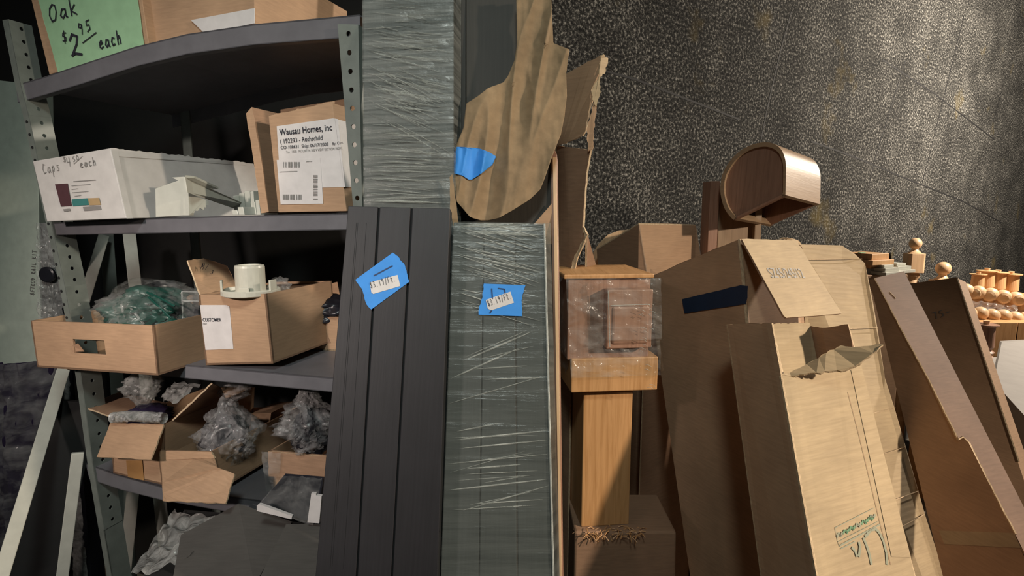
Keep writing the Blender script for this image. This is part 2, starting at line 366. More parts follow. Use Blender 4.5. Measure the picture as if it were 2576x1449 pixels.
# ================================================================== setting
WD = V3((1, .7, 0)).normalized(); WO = V3((0, 1.62, 0)); WN = V3((.7, -1, 0)).normalized(); WALL = (WO, WN)
th17 = math.radians(17); L = V3((-math.cos(th17), math.sin(th17), 0)); T = V3((math.sin(th17), math.cos(th17), 0)); Z = V3((0, 0, 1))
S0 = P(860, 545, .95); SF = (S0, -T)
def SB(d): return (S0+T*d, -T)
c0 = V3((-.02, 1.606, 0))
mm = M(); mm.prism([c0+Z*3, c0+WD*6+Z*3, c0+WD*6, c0], -WN*.1)
struct(mm.build('wall_right', 'wall'))
seam = M()
for pts in ([(1990, 30), (1965, 120), (1930, 270), (1908, 380)], [(1500, 172), (1600, 200), (1860, 300)], [(2040, 355), (2150, 395), (2262, 442)], [(2278, 150), (2235, 290), (2200, 400)],
            [(2425, 40), (2390, 180), (2370, 260), (2320, 460)], [(2220, 150), (2350, 235), (2500, 350)], [(2200, 400), (2185, 470)], [(2530, 190), (2500, 300)], [(2410, 705), (2490, 745)], [(2262, 442), (2420, 505), (2520, 560)]):
    line(seam, WALL, pts, .007, .001)
struct(seam.build('trim_1', 'groove'))
mm = M(); mm.prism([c0+L*3.2+Z*3, c0+Z*3, c0, c0+L*3.2], T*.1)
struct(mm.build('wall_left', 'dark'))  # near-black colour puts the unlit depth behind the rack into the wall
mm = M(); mm.prism([V3((-3.5, -2.2, 0)), V3((6, -2.2, 0)), V3((6, 6, 0)), V3((-3.5, 6, 0))], V3((0, 0, -.1)))
struct(mm.build('floor', 'floor'))

# ================================================================== rack
rb = P(200, 1300, 1.1); rack = thing('shelving_rack', 'grey steel shelving rack with perforated uprights and four loaded shelves', 'shelving rack', V3((-.65, 1.2, 0)))
def shelf(top, bot, nm='shelf_board'):
    t = trace(top, SF); bt = trace(bot, SF); mm = M()
    for i in range(len(t)-1):
        j = i+1; kk = min(i, len(bt)-2)
        mm.prism([t[i], t[j], bt[j], bt[i]], T*.002)
        d = T*.36
        mm.prism([t[i], t[j], t[j]+d, t[i]+d], V3((0, 0, -.0025)))
        mm.prism([bt[i], bt[j], bt[j]+T*.014, bt[i]+T*.014], V3((0, 0, .0015)))
        mm.prism([t[i]+d, t[j]+d, bt[j]+d, bt[i]+d], T*.002)
    return mm.build(nm, 'metal', rack, smooth=False)
shelf([(40, 213), (110, 193), (200, 163), (340, 117), (470, 85), (640, 60), (905, 36)], [(45, 258), (115, 238), (205, 211), (345, 166), (470, 136), (640, 112), (905, 92)])
shelf([(135, 560), (300, 552), (560, 543), (905, 535)], [(140, 591), (302, 588), (560, 583), (905, 577)])
shelf([(165, 902), (300, 908), (455, 917), (850, 951), (905, 957)], [(170, 930), (302, 937), (455, 950), (850, 987), (905, 993)])
shelf([(215, 1165), (300, 1195), (410, 1225), (600, 1252), (905, 1290)], [(225, 1205), (305, 1232), (410, 1258), (600, 1292), (905, 1335)])
# perforated strips: cells with a round hole each
def perf(quads, r, up, nm='upright', mat='metal_l', hr=.5):
    mm = M()
    for q in quads:
        c = quad(q, hr, .5); n = nrm(q); K = 16
        u = (q[1]-q[0]).normalized(); v = n.cross(u); bd = []; ci = []
        w_, h_ = (q[1]-q[0]).length, (q[3]-q[0]).length
        for k in range(K):
            a = 2*math.pi*k/K; x, y = math.cos(a), math.sin(a); s_ = max(abs(x), abs(y))
            fx, fy = x/s_, y/s_      # on the unit square
            bd.append(quad(q, .5+fx*.5, .5-fy*.5)); ci.append(c+u*x*r+v*y*r)
        for k in range(K):
            j = (k+1) % K; mm.face([bd[k], bd[j], ci[j], ci[k]])
    return mm.build(nm, mat, rack, solid=.002, up=up)
def strip_quads(l, r_, n):
    out = []
    for i in range(n):
        out.append([lerp(l[0], l[1], i/n), lerp(r_[0], r_[1], i/n), lerp(r_[0], r_[1], (i+1)/n), lerp(l[0], l[1], (i+1)/n)])
    return out
up_r = trace([(850, 60), (902, 62), (912, 520), (889, 520)], SB(-.006))
l0, l1, r0, r1 = up_r[0], up_r[3], up_r[1], up_r[2]
perf(strip_quads((l0, l1), (r0, r1), 10), .0042, Z)
lo = floorpt(l0, l1); ro = floorpt(r0, r1)
mm = M(); mm.prism([l1, r1, ro, lo], T*.002); mm.prism([r0, r0+T*.035, ro+T*.035, ro], L*.002); mm.build('upright_lower', 'metal_l', rack)
# left upright: narrow front strip and wide side flange seen from the inside
fl = [(6, 50), (38, 213), (58, 290), (112, 545), (150, 720), (190, 945), (222, 1180), (248, 1330)]
A_ = trace(fl, SB(-.004)); B_ = [p - L*.016 for p in A_]; D_ = [p+T*.042 for p in B_]
mm = M()
for i in range(len(fl)-1): mm.prism([A_[i], B_[i], B_[i+1], A_[i+1]], T*.002)
e = floorpt(A_[-2], A_[-1]); mm.prism([A_[-1], B_[-1], e-L*.016, e], T*.002); mm.prism([B_[-1], D_[-1], e-L*.016+T*.042, e-L*.016], L*.002)
mm.build('upright', 'metal_l', rack)
qs = []
for i, n in zip(range(len(fl)-1), (5, 2, 8, 6, 7, 7, 5)): qs += strip_quads((B_[i], B_[i+1]), (D_[i], D_[i+1]), n)
perf(qs, .0038, Z, 'upright_flange')
# small holes in the narrow face, a bright bolt, a corner clip wrapped in film
mm = M()
for q in strip_quads((A_[2], A_[3]), (B_[2], B_[3]), 8)+strip_quads((A_[3], A_[5]), (B_[3], B_[5]), 12): 
    mm = M(); mm.lathe(quad(q, .5, .5)-T*.0006, [(.003, 0), (.003, .0004)], 12, -T); mm.build('bolt_hole', 'hole', rack)
mm = M(); mm.lathe(P(175, 707, 1.17), [(.004, -.004), (.004, .002), (.002, .004)], 12, -T-L*.4); mm.build('bolt', 'vinyl', rack)
# back uprights
for d_, nm in ((.36, 'upright'),):
    for base in (l0, B_[2]):
        q = V3((base.x, base.y, 0))+T*d_; mm = M(); mm.box(q, -L*.03, Z*1.95, T*.003); mm.box(q, T*.03, Z*1.95, -L*.003); mm.build(nm, 'metal_l', rack)

# ------------------------------------------------------------------ left edge, outside the rack
t_ = thing('rail_kit_carton', 'tall narrow pale carton with vertical RAIL KIT lettering at far left edge', 'carton', P(90, 700, 1.5).xy.to_3d())
pl = lean(90, 300, 1.56, 900, 1.50, math.radians(-12))
f = trace([(-15, 200), (92, 212), (104, 900), (-15, 905)], pl); f[2] = floorpt(f[1], f[2]); f[3] = floorpt(f[0], f[3])
mm = M(); mm.prism(f, V3((-.02, .08, 0))); mm.build('carton', 'carton_g', t_, bevel=.002)
mm = M(); ink(mm, '8FTROD RAIL KIT', off(pl, .001), 86, 742, 92, 628, .0135, .0016); mm.build('lettering', 'ink_g', t_)
t_ = thing('shrink_wrapped_bundle', 'dark bundle in shiny crinkled plastic standing between pale carton and rack', 'wrapped bundle', P(130, 700, 1.27).xy.to_3d())
f = trace([(102, 560), (150, 560), (190, 1000), (112, 1000)], 1.44); f[2] = floorpt(f[1], f[2]); f[3] = floorpt(f[0], f[3])
mm = M(); mm.prism(f, V3((0, .05, 0))); mm.build('bundle_core', 'blackp', t_)
mm = M(); q = [p+V3((0, -.012, 0)) for p in f]
mm.grid(lambda s, t: quad(q, s, t)+V3((0, -.014*abs(noise.noise(V3((s*9, t*60, 1)))), 0)), 24, 160); mm.build('plastic_wrap', 'bag_w', t_, smooth=True, planar=True)
mm = M(); c_ = P(122, 690, 1.415); mm.lathe(c_, [(.02, 0), (.02, .006), (.016, .008)], 24, V3((0, -1, 0)), 0); mm.build('end_plug', 'blackp', t_)
t_ = thing('purple_wrapped_roll', 'dark purple plastic wrapped roll standing low at far left', 'wrapped roll', P(120, 1000, 1.2).xy.to_3d())
f = trace([(-20, 900), (150, 900), (150, 1180), (-30, 1300)], 1.38); f[2] = floorpt(f[1], f[2]); f[3] = floorpt(f[0], f[3])
mm = M(); mm.grid(lambda s, t: quad(f, s, t)+V3((0, -.05*math.sin(math.pi*s)-.01*noise.noise(V3((s*12, t*20, 3))), 0)), 40, 90); mm.build('roll', 'purple', t_, smooth=True)
mm = M(); mm.grid(lambda s, t: quad(f, s, t)+V3((0, -.008-.052*math.sin(math.pi*s)-.016*noise.noise(V3((s*14, t*24, 8))), 0)), 50, 120); mm.build('plastic_wrap', 'film_c', t_, smooth=True, planar=True)
def slat(nm, lab, a, b_, w_, Ya, Yb, mat='vinyl', th=.01, ext=True, grp=None, cat='trim strip'):
    p, q = P(*a, Ya), P(*b_, Yb)
    if ext: q = floorpt(p, q)
    d = (q-p).normalized(); v = CAM-p; s_ = d.cross(v).normalized()*w_; n = s_.cross(d).normalized()
    if n.dot(v) < 0: n = -n
    mm = M(); base = V3((q.x, q.y, 0)); mm.prism([p-s_*.5, p+s_*.5, q+s_*.5, q-s_*.5], -n*th)
    o = mm.build(nm, mat, None, up=d, bevel=.0015); return tag(o, lab, cat, grp)
slat('vinyl_strip', 'long white vinyl strip leaning diagonally past the left end of the rack', (262, 590), (10, 1425), .026, 1.62, 1.02, th=.008)
slat('vinyl_strip', 'pale strip standing upright behind the shelves above the open tray', (325, 585), (345, 760), .032, 1.62, 1.60, th=.006)
slat('vinyl_strip', 'grey slotted strip standing beside the diagonal white strip', (268, 585), (283, 800), .034, 1.66, 1.64, 'metal_l', .004)
slat('vinyl_strip', 'curved pale strip below the rack foot at bottom left', (196, 1140), (160, 1425), .022, 1.13, 1.10)
slat('vinyl_strip', 'pale strip seen under the lowest shelf beside cardboard flap', (335, 1230), (318, 1400), .030, 1.45, 1.42)
slat('dark_pole', 'dark slim pole leaning behind diagonal white strip at lower left', (190, 1010), (90, 1430), .10, 1.3, 1.22, 'dark', .02, cat='pole')

# ================================================================== top shelf
PT = SB(.012)
t_ = thing('cardboard_box', 'cardboard box on the top shelf behind a green handwritten price sign', 'cardboard box', PL(240, 150, PT))
mm = M(); mm.prism(trace([(62, -70), (343, -100), (374, 112), (124, 187)], PT), T*.3); mm.build('carton', 'kraft', t_, bevel=.001)
t_ = thing('price_sign', 'green paper sign reading Oak $2.95 each on the top shelf', 'price sign', PL(240, 150, off(PT, .004)))
sp = off(PT, .003)
mm = M(); mm.sheet(rag(trace([(88, -30), (338, -60), (362, 112), (355, 122), (336, 110), (331, 130), (146, 183)], sp), .0006, .02), .0008); mm.build('paper', 'green', t_)
mm = M(); mm.sheet([PL(336, 106, off(sp, .002)), PL(360, 116, off(sp, .004)), PL(330, 131, off(sp, .003))], .0008); mm.build('folded_corner', 'green', t_)
mm = M(); q1 = off(sp, .001)
ink(mm, 'Oak', q1, 128, 55, 205, 32, .030, .0030); ink(mm, '$', q1, 158, 107, 176, 102, .020, .0022); ink(mm, '2', q1, 180, 143, 216, 134, .040, .0048)
ink(mm, '95', q1, 200, 88, 236, 74, .020, .0024); line(mm, q1, [(208, 108), (243, 81)], .002); ink(mm, 'each', q1, 252, 123, 312, 107, .024, .0030)
mm.build('lettering', 'ink', t_)
t_ = thing('cardboard_box', 'plain brown box on the top shelf right of the green sign', 'cardboard box', PL(460, 80, PT))
mm = M(); mm.prism(trace([(352, -110), (640, -110), (640, 62), (378, 108)], SB(.03)), T*.28); mm.build('carton', 'kraft', t_, bevel=.001)
mm = M(); mm.sheet(trace([(480, 50), (640, 20), (640, 58), (515, 84)], SB(.026)), .001); mm.build('paper_flap', 'label', t_)

# ================================================================== second shelf
t_ = thing('cap_box', 'long white box marked Caps $4.50 each on the second shelf', 'box', PL(200, 553, SF))
cf = trace([(82, 405), (277, 372), (318, 549), (118, 557)], SB(-.04))
mm = M(); mm.prism(cf, T*.36); mm.build('carton', 'white', t_, bevel=.0015)
cp = SB(-.04)
mm = M(); mm.sheet(rag([PL(279, 373, cp)+Z*.001, PL(279, 373, cp)+T*.33+Z*.001, PL(279, 373, cp)+T*.33-Z*.006, PL(283, 392, cp)-Z*.0], .0022, .008, only=(0,)), .001); mm.build('torn_edge', 'white', t_)
mm = M(); mm.prism([cf[1]-L*.0005, cf[1]-L*.0005+T*.012, cf[2]-L*.0005+T*.012, cf[2]-L*.0005], -L*.0012); mm.build('flap_edge', 'white', t_)
mm = M(); q1 = off(cp, .0008)
ink(mm, 'Caps', q1, 110, 437, 155, 427, .018, .0013); ink(mm, '$', q1, 160, 408, 170, 405, .010, .0012); ink(mm, '4', q1, 170, 419, 184, 416, .016, .0013)
ink(mm, '50', q1, 184, 407, 202, 400, .009, .0012); line(mm, q1, [(186, 412), (208, 392)], .0009); ink(mm, 'each', q1, 203, 422, 246, 414, .015, .0013)
line(mm, q1, [(185, 456), (241, 452)], .0012); line(mm, q1, [(180, 467), (228, 463)], .0008); line(mm, q1, [(180, 476), (196, 474)], .0008); line(mm, q1, [(182, 484), (222, 481)], .0008); line(mm, q1, [(188, 493), (204, 491)], .0008)
mm.build('lettering', 'ink_g', t_)
mm = M(); patch(mm, q1, [(139, 463), (171, 461), (181, 517), (154, 519)]); mm.build('printed_photo', 'maroon', t_)
mm = M(); patch(mm, q1, [(181, 501), (222, 498), (225, 515), (184, 518)]); mm.build('printed_panel', 'teal', t_)
mm = M(); patch(mm, q1, [(222, 498), (250, 497), (254, 515), (225, 516)]); mm.build('printed_panel', 'ochre', t_)
mm = M(); patch(mm, q1, [(209, 520), (253, 517), (255, 527), (212, 530)]); mm.build('printed_mark', 'ink_g', t_); mm = M(); patch(mm, q1, [(159, 526), (176, 524), (178, 530), (162, 532)]); mm.build('printed_mark', 'ink_g', t_)

t_ = thing('vinyl_bracket', 'white vinyl post bracket with serrated gusset leaning on the white cap box', 'bracket', PL(460, 540, SF))
bp = SB(.004); zb = PL(461, 541, bp)
mm = M(); mm.prism(trace([(391, 474), (461, 449), (461, 541), (392, 545)], bp), T*.003); mm.build('face_plate', 'vinyl', t_)
mm = M(); mm.prism(trace([(433, 446), (463, 444), (470, 448), (461, 460)], bp), T*.02); mm.build('top_lip', 'vinyl', t_)
mm = M(); mm.prism(trace([(461, 446), (474, 450), (474, 541), (461, 541)], SB(.002)), T*.012); mm.build('rib', 'vinyl', t_)
a0, a1, a2, a3 = P(466, 446, 1.02), P(626, 517, 1.22), P(600, 528, 1.22), P(472, 484, 1.02)
mm = M(); mm.sheet([a0, a1, a2, a3], .003, 0, 0); mm.prism([a0, lerp(a0, a1, .35), lerp(a0, a1, .35)+Z*.004, a0+Z*.004], T*.02); mm.build('channel_arm', 'vinyl', t_)
tz_ = [(474, 484), (516, 502), (525, 506), (525, 516), (518, 515), (519, 522), (514, 521), (513, 528), (503, 523), (498, 530), (490, 529), (489, 535), (482, 536), (476, 541)]
mm = M(); mm.sheet([P(x, y, 1.045+(x-474)*.0008) for x, y in tz_], .003, 0, 0); mm.build('serrated_gusset', 'vinyl', t_)
for i, (x0, y0, x1) in enumerate([(582, 529, 596), (597, 521, 611), (586, 492, 600), (601, 486, 613), (614, 480, 628), (629, 481, 637), (630, 508, 641), (642, 503, 651)]):
    bk = .07 if i < 2 else (.15 if i < 5 else .10)
    yb = 541-bk*12
    mm = M(); mm.prism(trace([(x0, y0), (x1, y0-1), (x1+4, yb), (x0+4, yb)], SB(bk)), T*.05)
    tag(mm.build('trim_offcut', 'vinyl', bevel=.0008), 'short white vinyl trim offcut in the row beside the bracket', 'trim offcut', 'white trim offcuts on the second shelf')
mm = M(); mm.prism(rag(trace([(619, 285), (633, 269), (641, 300), (676, 533), (657, 536)], SB(.004)), .0008, .02), T*.22, 0, 1)
tag(mm.build('cardboard_sheet', ['kraft', 'kraft_dark']), 'narrow cardboard panel standing on edge left of the shipping label box', 'cardboard sheet')
t_ = thing('shipping_box', 'brown box with large white Wausau Homes shipping label on the second shelf', 'cardboard box', PL(780, 535, SF))
wp = SB(.0); wf = trace([(675, 291), (836, 258), (872, 531), (700, 534)], wp)
mm = M(); mm.prism(wf, T*.24, 0, 0); mm.build('carton', 'kraft', t_, bevel=.0012)
mm = M(); mm.sheet(rag([wf[0]+T*.004, wf[1]+T*.004, wf[1]+T*.006+Z*.004, wf[0]+T*.006+Z*.002], .001, .006), .002); mm.build('top_flap', 'kraft', t_)
wl = off(wp, .0006)
mm = M(); mm.sheet(trace([(696, 317), (838, 297), (850, 299), (868, 470), (706, 474)], wl), .0004, 0, 0)
e0, e1 = PL(841, 298, wl), PL(864, 469, wl); mm.sheet([e0-L*.0012, e0+T*.10-L*.0012, e1+T*.10-L*.0012, e1-L*.0012], .0004, 0, 0); lab1 = mm.build('shipping_label', 'label', t_)
w2 = off(wp, .0012)
mm = M(); mm.sheet(trace([(696, 402), (806, 397), (813, 512), (706, 514)], w2), .0003, 0, 0); lab2 = mm.build('packing_slip', 'label', t_)
text('lettering', 'Wausau Homes, inc', w2, 704, 340, 836, 327, 'ink', lab1, 1.15, bold=.012)
text('lettering', '( 192293 - Rothschild', w2, 706, 361, 812, 351, 'ink', lab1, 1.1)
text('lettering', 'CO-108631  Ship: 06/17/2008', w2, 707, 375, 826, 366, 'ink', lab1)
text('lettering', 'By: Cust', w2, 837, 364, 864, 361, 'ink', lab1)
text('lettering', 'Tax   100B   MOUNT N. RIB V VIEW SECTION HOME', w2, 720, 385, 862, 375, 'ink_g', lab1, 1.2)
mm = M(); w3 = off(w2, .0006)
def bars(x0, y0, x1, y1, n, vert=False):
    for k in range(n):
        if random.random() < .3: continue
        a = k/n; b_ = (k+random.choice((.5, .8)))/n
        if vert: patch(mm, w3, [(x0, y0+(y1-y0)*a), (x1, y0+(y1-y0)*a), (x1, y0+(y1-y0)*b_), (x0, y0+(y1-y0)*b_)])
        else: patch(mm, w3, [(x0+(x1-x0)*a, y0), (x0+(x1-x0)*b_, y0-.5), (x0+(x1-x0)*b_, y1-.5), (x0+(x1-x0)*a, y1)])
bars(705, 407, 754, 421, 24); mm.build('barcode', 'ink_g', lab2); mm = M(); bars(712, 489, 760, 502, 24); mm.build('barcode', 'ink_g', lab2); mm = M(); bars(788, 440, 799, 505, 22, True); mm.build('barcode', 'ink_g', lab2); mm = M()
line(mm, w3, [(704, 432), (748, 430)], .0008); line(mm, w3, [(770, 406), (785, 405)], .0008); mm.build('small_print', 'ink_g', lab2)
mm = M(); mm.prism(trace([(705, 275), (880, 246), (890, 470), (715, 480)], SB(.27)), T*.06)
tag(mm.build('cardboard_box', 'kraft', bevel=.001), 'brown box hidden behind the shipping label box, only its top showing', 'cardboard box')

# ================================================================== third shelf
t_ = thing('open_tray_box', 'low open cardboard tray with a hand hole on the third shelf', 'tray box', PL(240, 920, SF))
tp = SB(-.06); tf = trace([(77, 806), (386, 818), (398, 944), (94, 923)], tp)
mm = M(); openbox(mm, tf, T*.36, .004, (.345, .605, .35, .64)); mm.build('tray', ['kraft', 'kraft_dark'], t_)
q = tf; hb = [quad(q, .35, .37), quad(q, .60, .37), quad(q, .60, .45), quad(q, .35, .45)]
mm = M(); mm.sheet([p+T*.006 for p in [quad(q, .35, .34), quad(q, .6, .34)]]+[quad(q, .59, .42)+T*.02, quad(q, .37, .42)+T*.02], .002)
mm.sheet([quad(q, .335, .5)-T*.001, quad(q, .365, .45)+T*.004, quad(q, .375, .64)+T*.012, quad(q, .335, .62)-T*.001], .002); mm.build('hand_hole_flap', 'kraft_dark', t_)
tb = lambda s, t, h: lerp(tf[3], tf[2], s)+T*t+Z*h
t_ = thing('plastic_bag', 'crumpled dark green and clear plastic bag heaped in the tray', 'plastic bag', tb(.75, .2, .01))
mm = blob(P(385, 800, 1.16), .088, .085, .068, .5, 2.2, 3); mm.build('green_contents', 'gplastic', t_, smooth=True)
mm = blob(P(385, 795, 1.15), .098, .09, .078, .5, 2.4, 3.3); mm.build('clear_film', 'film_c', t_, smooth=True)
for k, (x0, y0, x1, y1, Y_) in enumerate([(305, 765, 322, 812, 1.10), (322, 765, 362, 815, 1.09), (375, 748, 430, 800, 1.08), (370, 735, 440, 770, 1.09)]):
    mm = M(); a, b_ = P(x0, y0, Y_), P(x1, y1, Y_-.01); mm.tube([a, lerp(a, b_, .5)+V3((0, -.004, .004)), b_], .0022, 6); 
    mm.build('bag_seam', 'bag_w' if k < 2 else 'gplastic', t_)
mm = M(); a = P(355, 735, 1.16); b_ = P(440, 718, 1.24); mm.tube([a, lerp(a, b_, .5)+Z*.006, b_], .014, 8, r1=.008); mm.build('black_tie', 'blackp', t_, smooth=True)
mm = M(); mm.prism(trace([(370, 715), (396, 713), (394, 727), (372, 729)], 1.27), V3((0, .03, 0))); mm.prism(trace([(374, 727), (392, 727), (392, 830), (374, 830)], 1.275), V3((0, .02, 0)))
tag(mm.build('white_label_card', 'label'), 'small white card sticking up behind the bag in the tray', 'card')
t_ = thing('clear_plastic_case', 'clear plastic case standing at the right end of the tray', 'plastic case', tb(.97, .12, .01))
mm = M(); g = trace([(458, 733), (500, 734), (502, 800), (460, 800)], 1.12); mm.prism(g, T*.10); mm.build('case_body', 'film_c', t_)
mm = M(); mm.tube([g[0], g[3]], .0018, 6); mm.tube([g[0], g[1]], .0015, 6); mm.tube([lerp(g[0], g[3], .35), lerp(g[1], g[2], .35)], .002, 6); mm.build('case_rim', 'bag_w', t_)
mm = M(); mm.box(g[3]+T*.01, -L*.03, Z*.02, T*.06); mm.build('case_content', 'blackp', t_)

t_ = thing('customer_box', 'square brown box with a white CUSTOMER label on the third shelf', 'cardboard box', PL(600, 916, SB(.01)))
kp = SB(.004); kf = trace([(500, 741), (669, 739), (687, 914), (518, 918)], kp)
mm = M(); openbox(mm, kf, T*.20, .004); mm.build('carton', ['kraft', 'kraft_dark'], t_)
hf, hb_ = kf[0], kf[0]+T*.19
mm = M(); mm.sheet(rag([hf+T*.004, hf+T*.10, P(571, 668, 1.17), P(512, 649, 1.12), P(472, 654, 1.06)], .001, .012), .003); mm.build('left_flap', ['kraft', 'kraft_edge'], t_)
mm = M(); fp = plane(P(520, 700, 1.09), P(560, 700, 1.13), P(520, 670, 1.08)); ink(mm, 'M7', off(fp, .004), 503, 676, 522, 678, .012, .0013); ink(mm, 's', off(fp, .004), 528, 688, 538, 690, .012, .0013); mm.build('marker_writing', 'ink', t_)
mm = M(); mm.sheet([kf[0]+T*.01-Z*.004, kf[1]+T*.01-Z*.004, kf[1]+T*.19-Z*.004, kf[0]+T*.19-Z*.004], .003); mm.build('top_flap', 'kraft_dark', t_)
lp = off(kp, .0008)
mm = M(); mm.sheet(trace([(503, 767), (570, 767), (577, 770), (587, 877), (517, 880)], lp), .0004, 0, 0); sl = mm.build('shipping_label', 'label', t_)
text('lettering', 'CUSTOMER', off(lp, .0002), 511, 808, 557, 808, 'ink', sl, 1.1, bold=.012); text('lettering', 'rder', off(lp, .0002), 511, 816, 521, 816, 'ink_g', sl)
cz = kf[0].z-.001; c_ = P(632, 738, 1.045); c_.z = cz+.002
t_ = thing('flange_cap', 'cream round plastic flange cap lying on the CUSTOMER box', 'plastic cap', c_)
mm = M(); mm.lathe(c_, [(.048, 0), (.052, .002), (.052, .010), (.049, .012), (.047, .006), (.028, .006), (.026, .010)], 40); mm.build('flange', 'cap', t_, smooth=False)
mm = M(); mm.lathe(c_+V3((0, .0, 0)), [(.0265, .006), (.0265, .052), (.0255, .056), (.020, .057), (.018, .053), (.001, .052)], 40); mm.build('hub', 'cap', t_)
for a in (205, 275, 345):
    r_ = V3((math.cos(math.radians(a)), math.sin(math.radians(a)), 0)); s_ = Z.cross(r_)
    mm = M(); o_ = c_+r_*(.030 if a == 275 else .047)-s_*.009+Z*.006; mm.box(o_, s_*.018, Z*(.012 if a == 275 else .024), r_*.004); mm.build('clip', 'cap', t_, bevel=.001)
t_ = thing('plastic_bag', 'small twisted clear bag beside the round cap', 'plastic bag', P(705, 738, 1.06))
mm = blob(P(703, 722, 1.08), .020, .02, .020, .8, 3, 8, 30, 20); mm.build('clear_film', 'bag', t_, smooth=True)

t_ = thing('cardboard_box', 'dim brown open box at the right end of the third shelf', 'cardboard box', PL(820, 882, SB(.17)))
bp = SB(.17); bf = trace([(753, 771), (905, 795), (905, 887), (764, 879)], bp)
mm = M(); openbox(mm, bf, T*.17, .004); mm.build('carton', ['kraft', 'kraft_edge'], t_)
mm = M(); mm.sheet(rag([bf[0]+T*.003, bf[0]+T*.15, bf[0]+T*.15+Z*.035+L*.006, bf[0]+Z*.03+L*.02], .001, .01), .003); mm.build('side_flap', ['kraft_dark', 'kraft_edge'], t_)
mm = M(); patch(mm, off(bp, .0006), [(788, 812), (812, 814), (832, 862), (802, 860)]); mm.build('printed_mark', 'kraft_dark', t_)
t_ = thing('plastic_bag', 'dark shiny plastic stuffed in the dim box on the third shelf', 'plastic bag', bf[0]+T*.08-L*.06)
mm = blob(P(835, 780, 1.2), .06, .05, .035, .6, 2.6, 12, 36, 24); mm.build('dark_film', 'blackp', t_, smooth=True)

# ================================================================== fourth shelf
def flapsheet(pts, th=.003, r_=.0008): return rag([P(*p) for p in pts], r_, .015)
t_ = thing('cardboard_box', 'small brown box with pink front flap hanging down on the fourth shelf', 'cardboard box', PL(340, 1212, SF))
af = trace([(277, 1064), (412, 1068), (410, 1219), (285, 1190)], SB(-.006)); 
mm = M(); openbox(mm, af, T*.25, .004); mm.build('carton', ['kraft', 'kraft_dark'], t_)
mm = M(); mm.sheet(rag([af[0], af[1], P(379, 1156, 1.02), P(243, 1149, 1.06)], .0008, .012), .003); mm.build('front_flap', ['kraft', 'kraft_edge'], t_)
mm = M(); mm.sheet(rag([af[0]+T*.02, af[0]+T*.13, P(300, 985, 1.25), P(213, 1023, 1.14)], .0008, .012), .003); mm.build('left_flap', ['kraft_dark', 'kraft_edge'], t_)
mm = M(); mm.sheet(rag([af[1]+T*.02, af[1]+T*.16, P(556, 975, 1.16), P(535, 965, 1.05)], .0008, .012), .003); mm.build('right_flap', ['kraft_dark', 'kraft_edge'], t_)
mm = M(); mm.sheet(trace([(317, 1158), (358, 1158), (362, 1208), (322, 1200)], SB(-.008)), .0003, 0, 0); mm.build('packing_tape', 'paper_stain', t_)
bg = thing('bubble_wrap', 'roll of clear bubble wrap along the top of the small brown box', 'bubble wrap', P(345, 1068, 1.07)); random.seed(4)
mm = M(); mm.tube([P(284, 1050, 1.10), P(330, 1046, 1.09), P(370, 1048, 1.08), P(412, 1052, 1.07)], .011, 14); mm.build('roll', 'bag_w', bg, smooth=True)
mm = M()
for k in range(90):
    s_ = random.random(); c_ = lerp(P(286, 1050, 1.095), P(410, 1051, 1.07), s_); a = random.uniform(-2.0, .9); q = c_+V3((0, math.sin(a), math.cos(a)))*.0095
    if q.y > c_.y+.004: q.y = c_.y-.008
    mm.lathe(q, [(.003, -.001), (.0026, .0012), (.001, .002)], 8, (q-c_))
mm.build('bubbles', 'bag', bg, smooth=True)['kind'] = 'stuff'
t_ = thing('plastic_bag', 'milky plastic bag bulging out above the bubble wrap', 'plastic bag', P(370, 1045, 1.15))
mm = blob(P(358, 985, 1.17), .052, .05, .042, .6, 2.2, 21, 44, 30, taper=lambda z: .62+.38*z); mm.build('milky_film', 'bag_w', t_, smooth=True)
mm = M(); g = [P(400, 1000, 1.13), P(440, 960, 1.16), P(505, 965, 1.12), P(440, 1015, 1.08)]
mm.grid(lambda s, t: quad(g, s, t)+V3((0, -.01*noise.noise(V3((s*4, t*4, 2))), .008*noise.noise(V3((s*5, t*5, 7))))), 20, 14); mm.build('torn_sheet', 'bag_w', t_, smooth=True)
mm = blob(P(375, 1040, 1.14), .045, .04, .02, .6, 3, 9, 30, 18); mm.build('dark_contents', 'purple', t_, smooth=True)
t_ = thing('cardboard_box', 'brown box with a wide torn front flap drooping over the fourth shelf edge', 'cardboard box', PL(470, 1240, SF))
b2 = trace([(396, 1133), (531, 1136), (541, 1240), (408, 1228)], SB(-.014))
mm = M(); openbox(mm, b2, T*.26, .004); mm.build('carton', ['kraft', 'kraft_dark'], t_)
mm = M(); mm.sheet(rag([PL(407, 1157, SB(-.016)), PL(540, 1152, SB(-.016)), P(546, 1175, .97), P(590, 1192, .965), P(567, 1266, .93), P(409, 1259, .955)], .0012, .01), .003); mm.build('front_flap', ['kraft', 'kraft_edge'], t_)
mm = M(); mm.sheet(rag([b2[0], b2[1], PL(540, 1152, SB(-.018)), PL(407, 1157, SB(-.018))], .0005, .02), .003); mm.build('flap_hinge', ['kraft', 'kraft_edge'], t_)
t_ = thing('plastic_bag', 'large crumpled clear bag rising from the box with the torn flap', 'plastic bag', P(560, 1140, 1.12))
mm = blob(P(572, 1085, 1.10), .062, .055, .070, .75, 2.1, 31, 56, 40, taper=lambda z: 1.0 if z < 0 else 1-.62*z); 
mm.build('clear_film', 'bag', t_, smooth=True)
mm = blob(P(570, 1100, 1.115), .046, .045, .05, .5, 2.1, 30, 30, 20); mm.build('dark_contents', 'blackp', t_, smooth=True)
mm = blob(P(590, 985, 1.13), .030, .03, .018, .8, 2.4, 35, 36, 24); mm.build('twisted_neck', 'bag', t_, smooth=True)
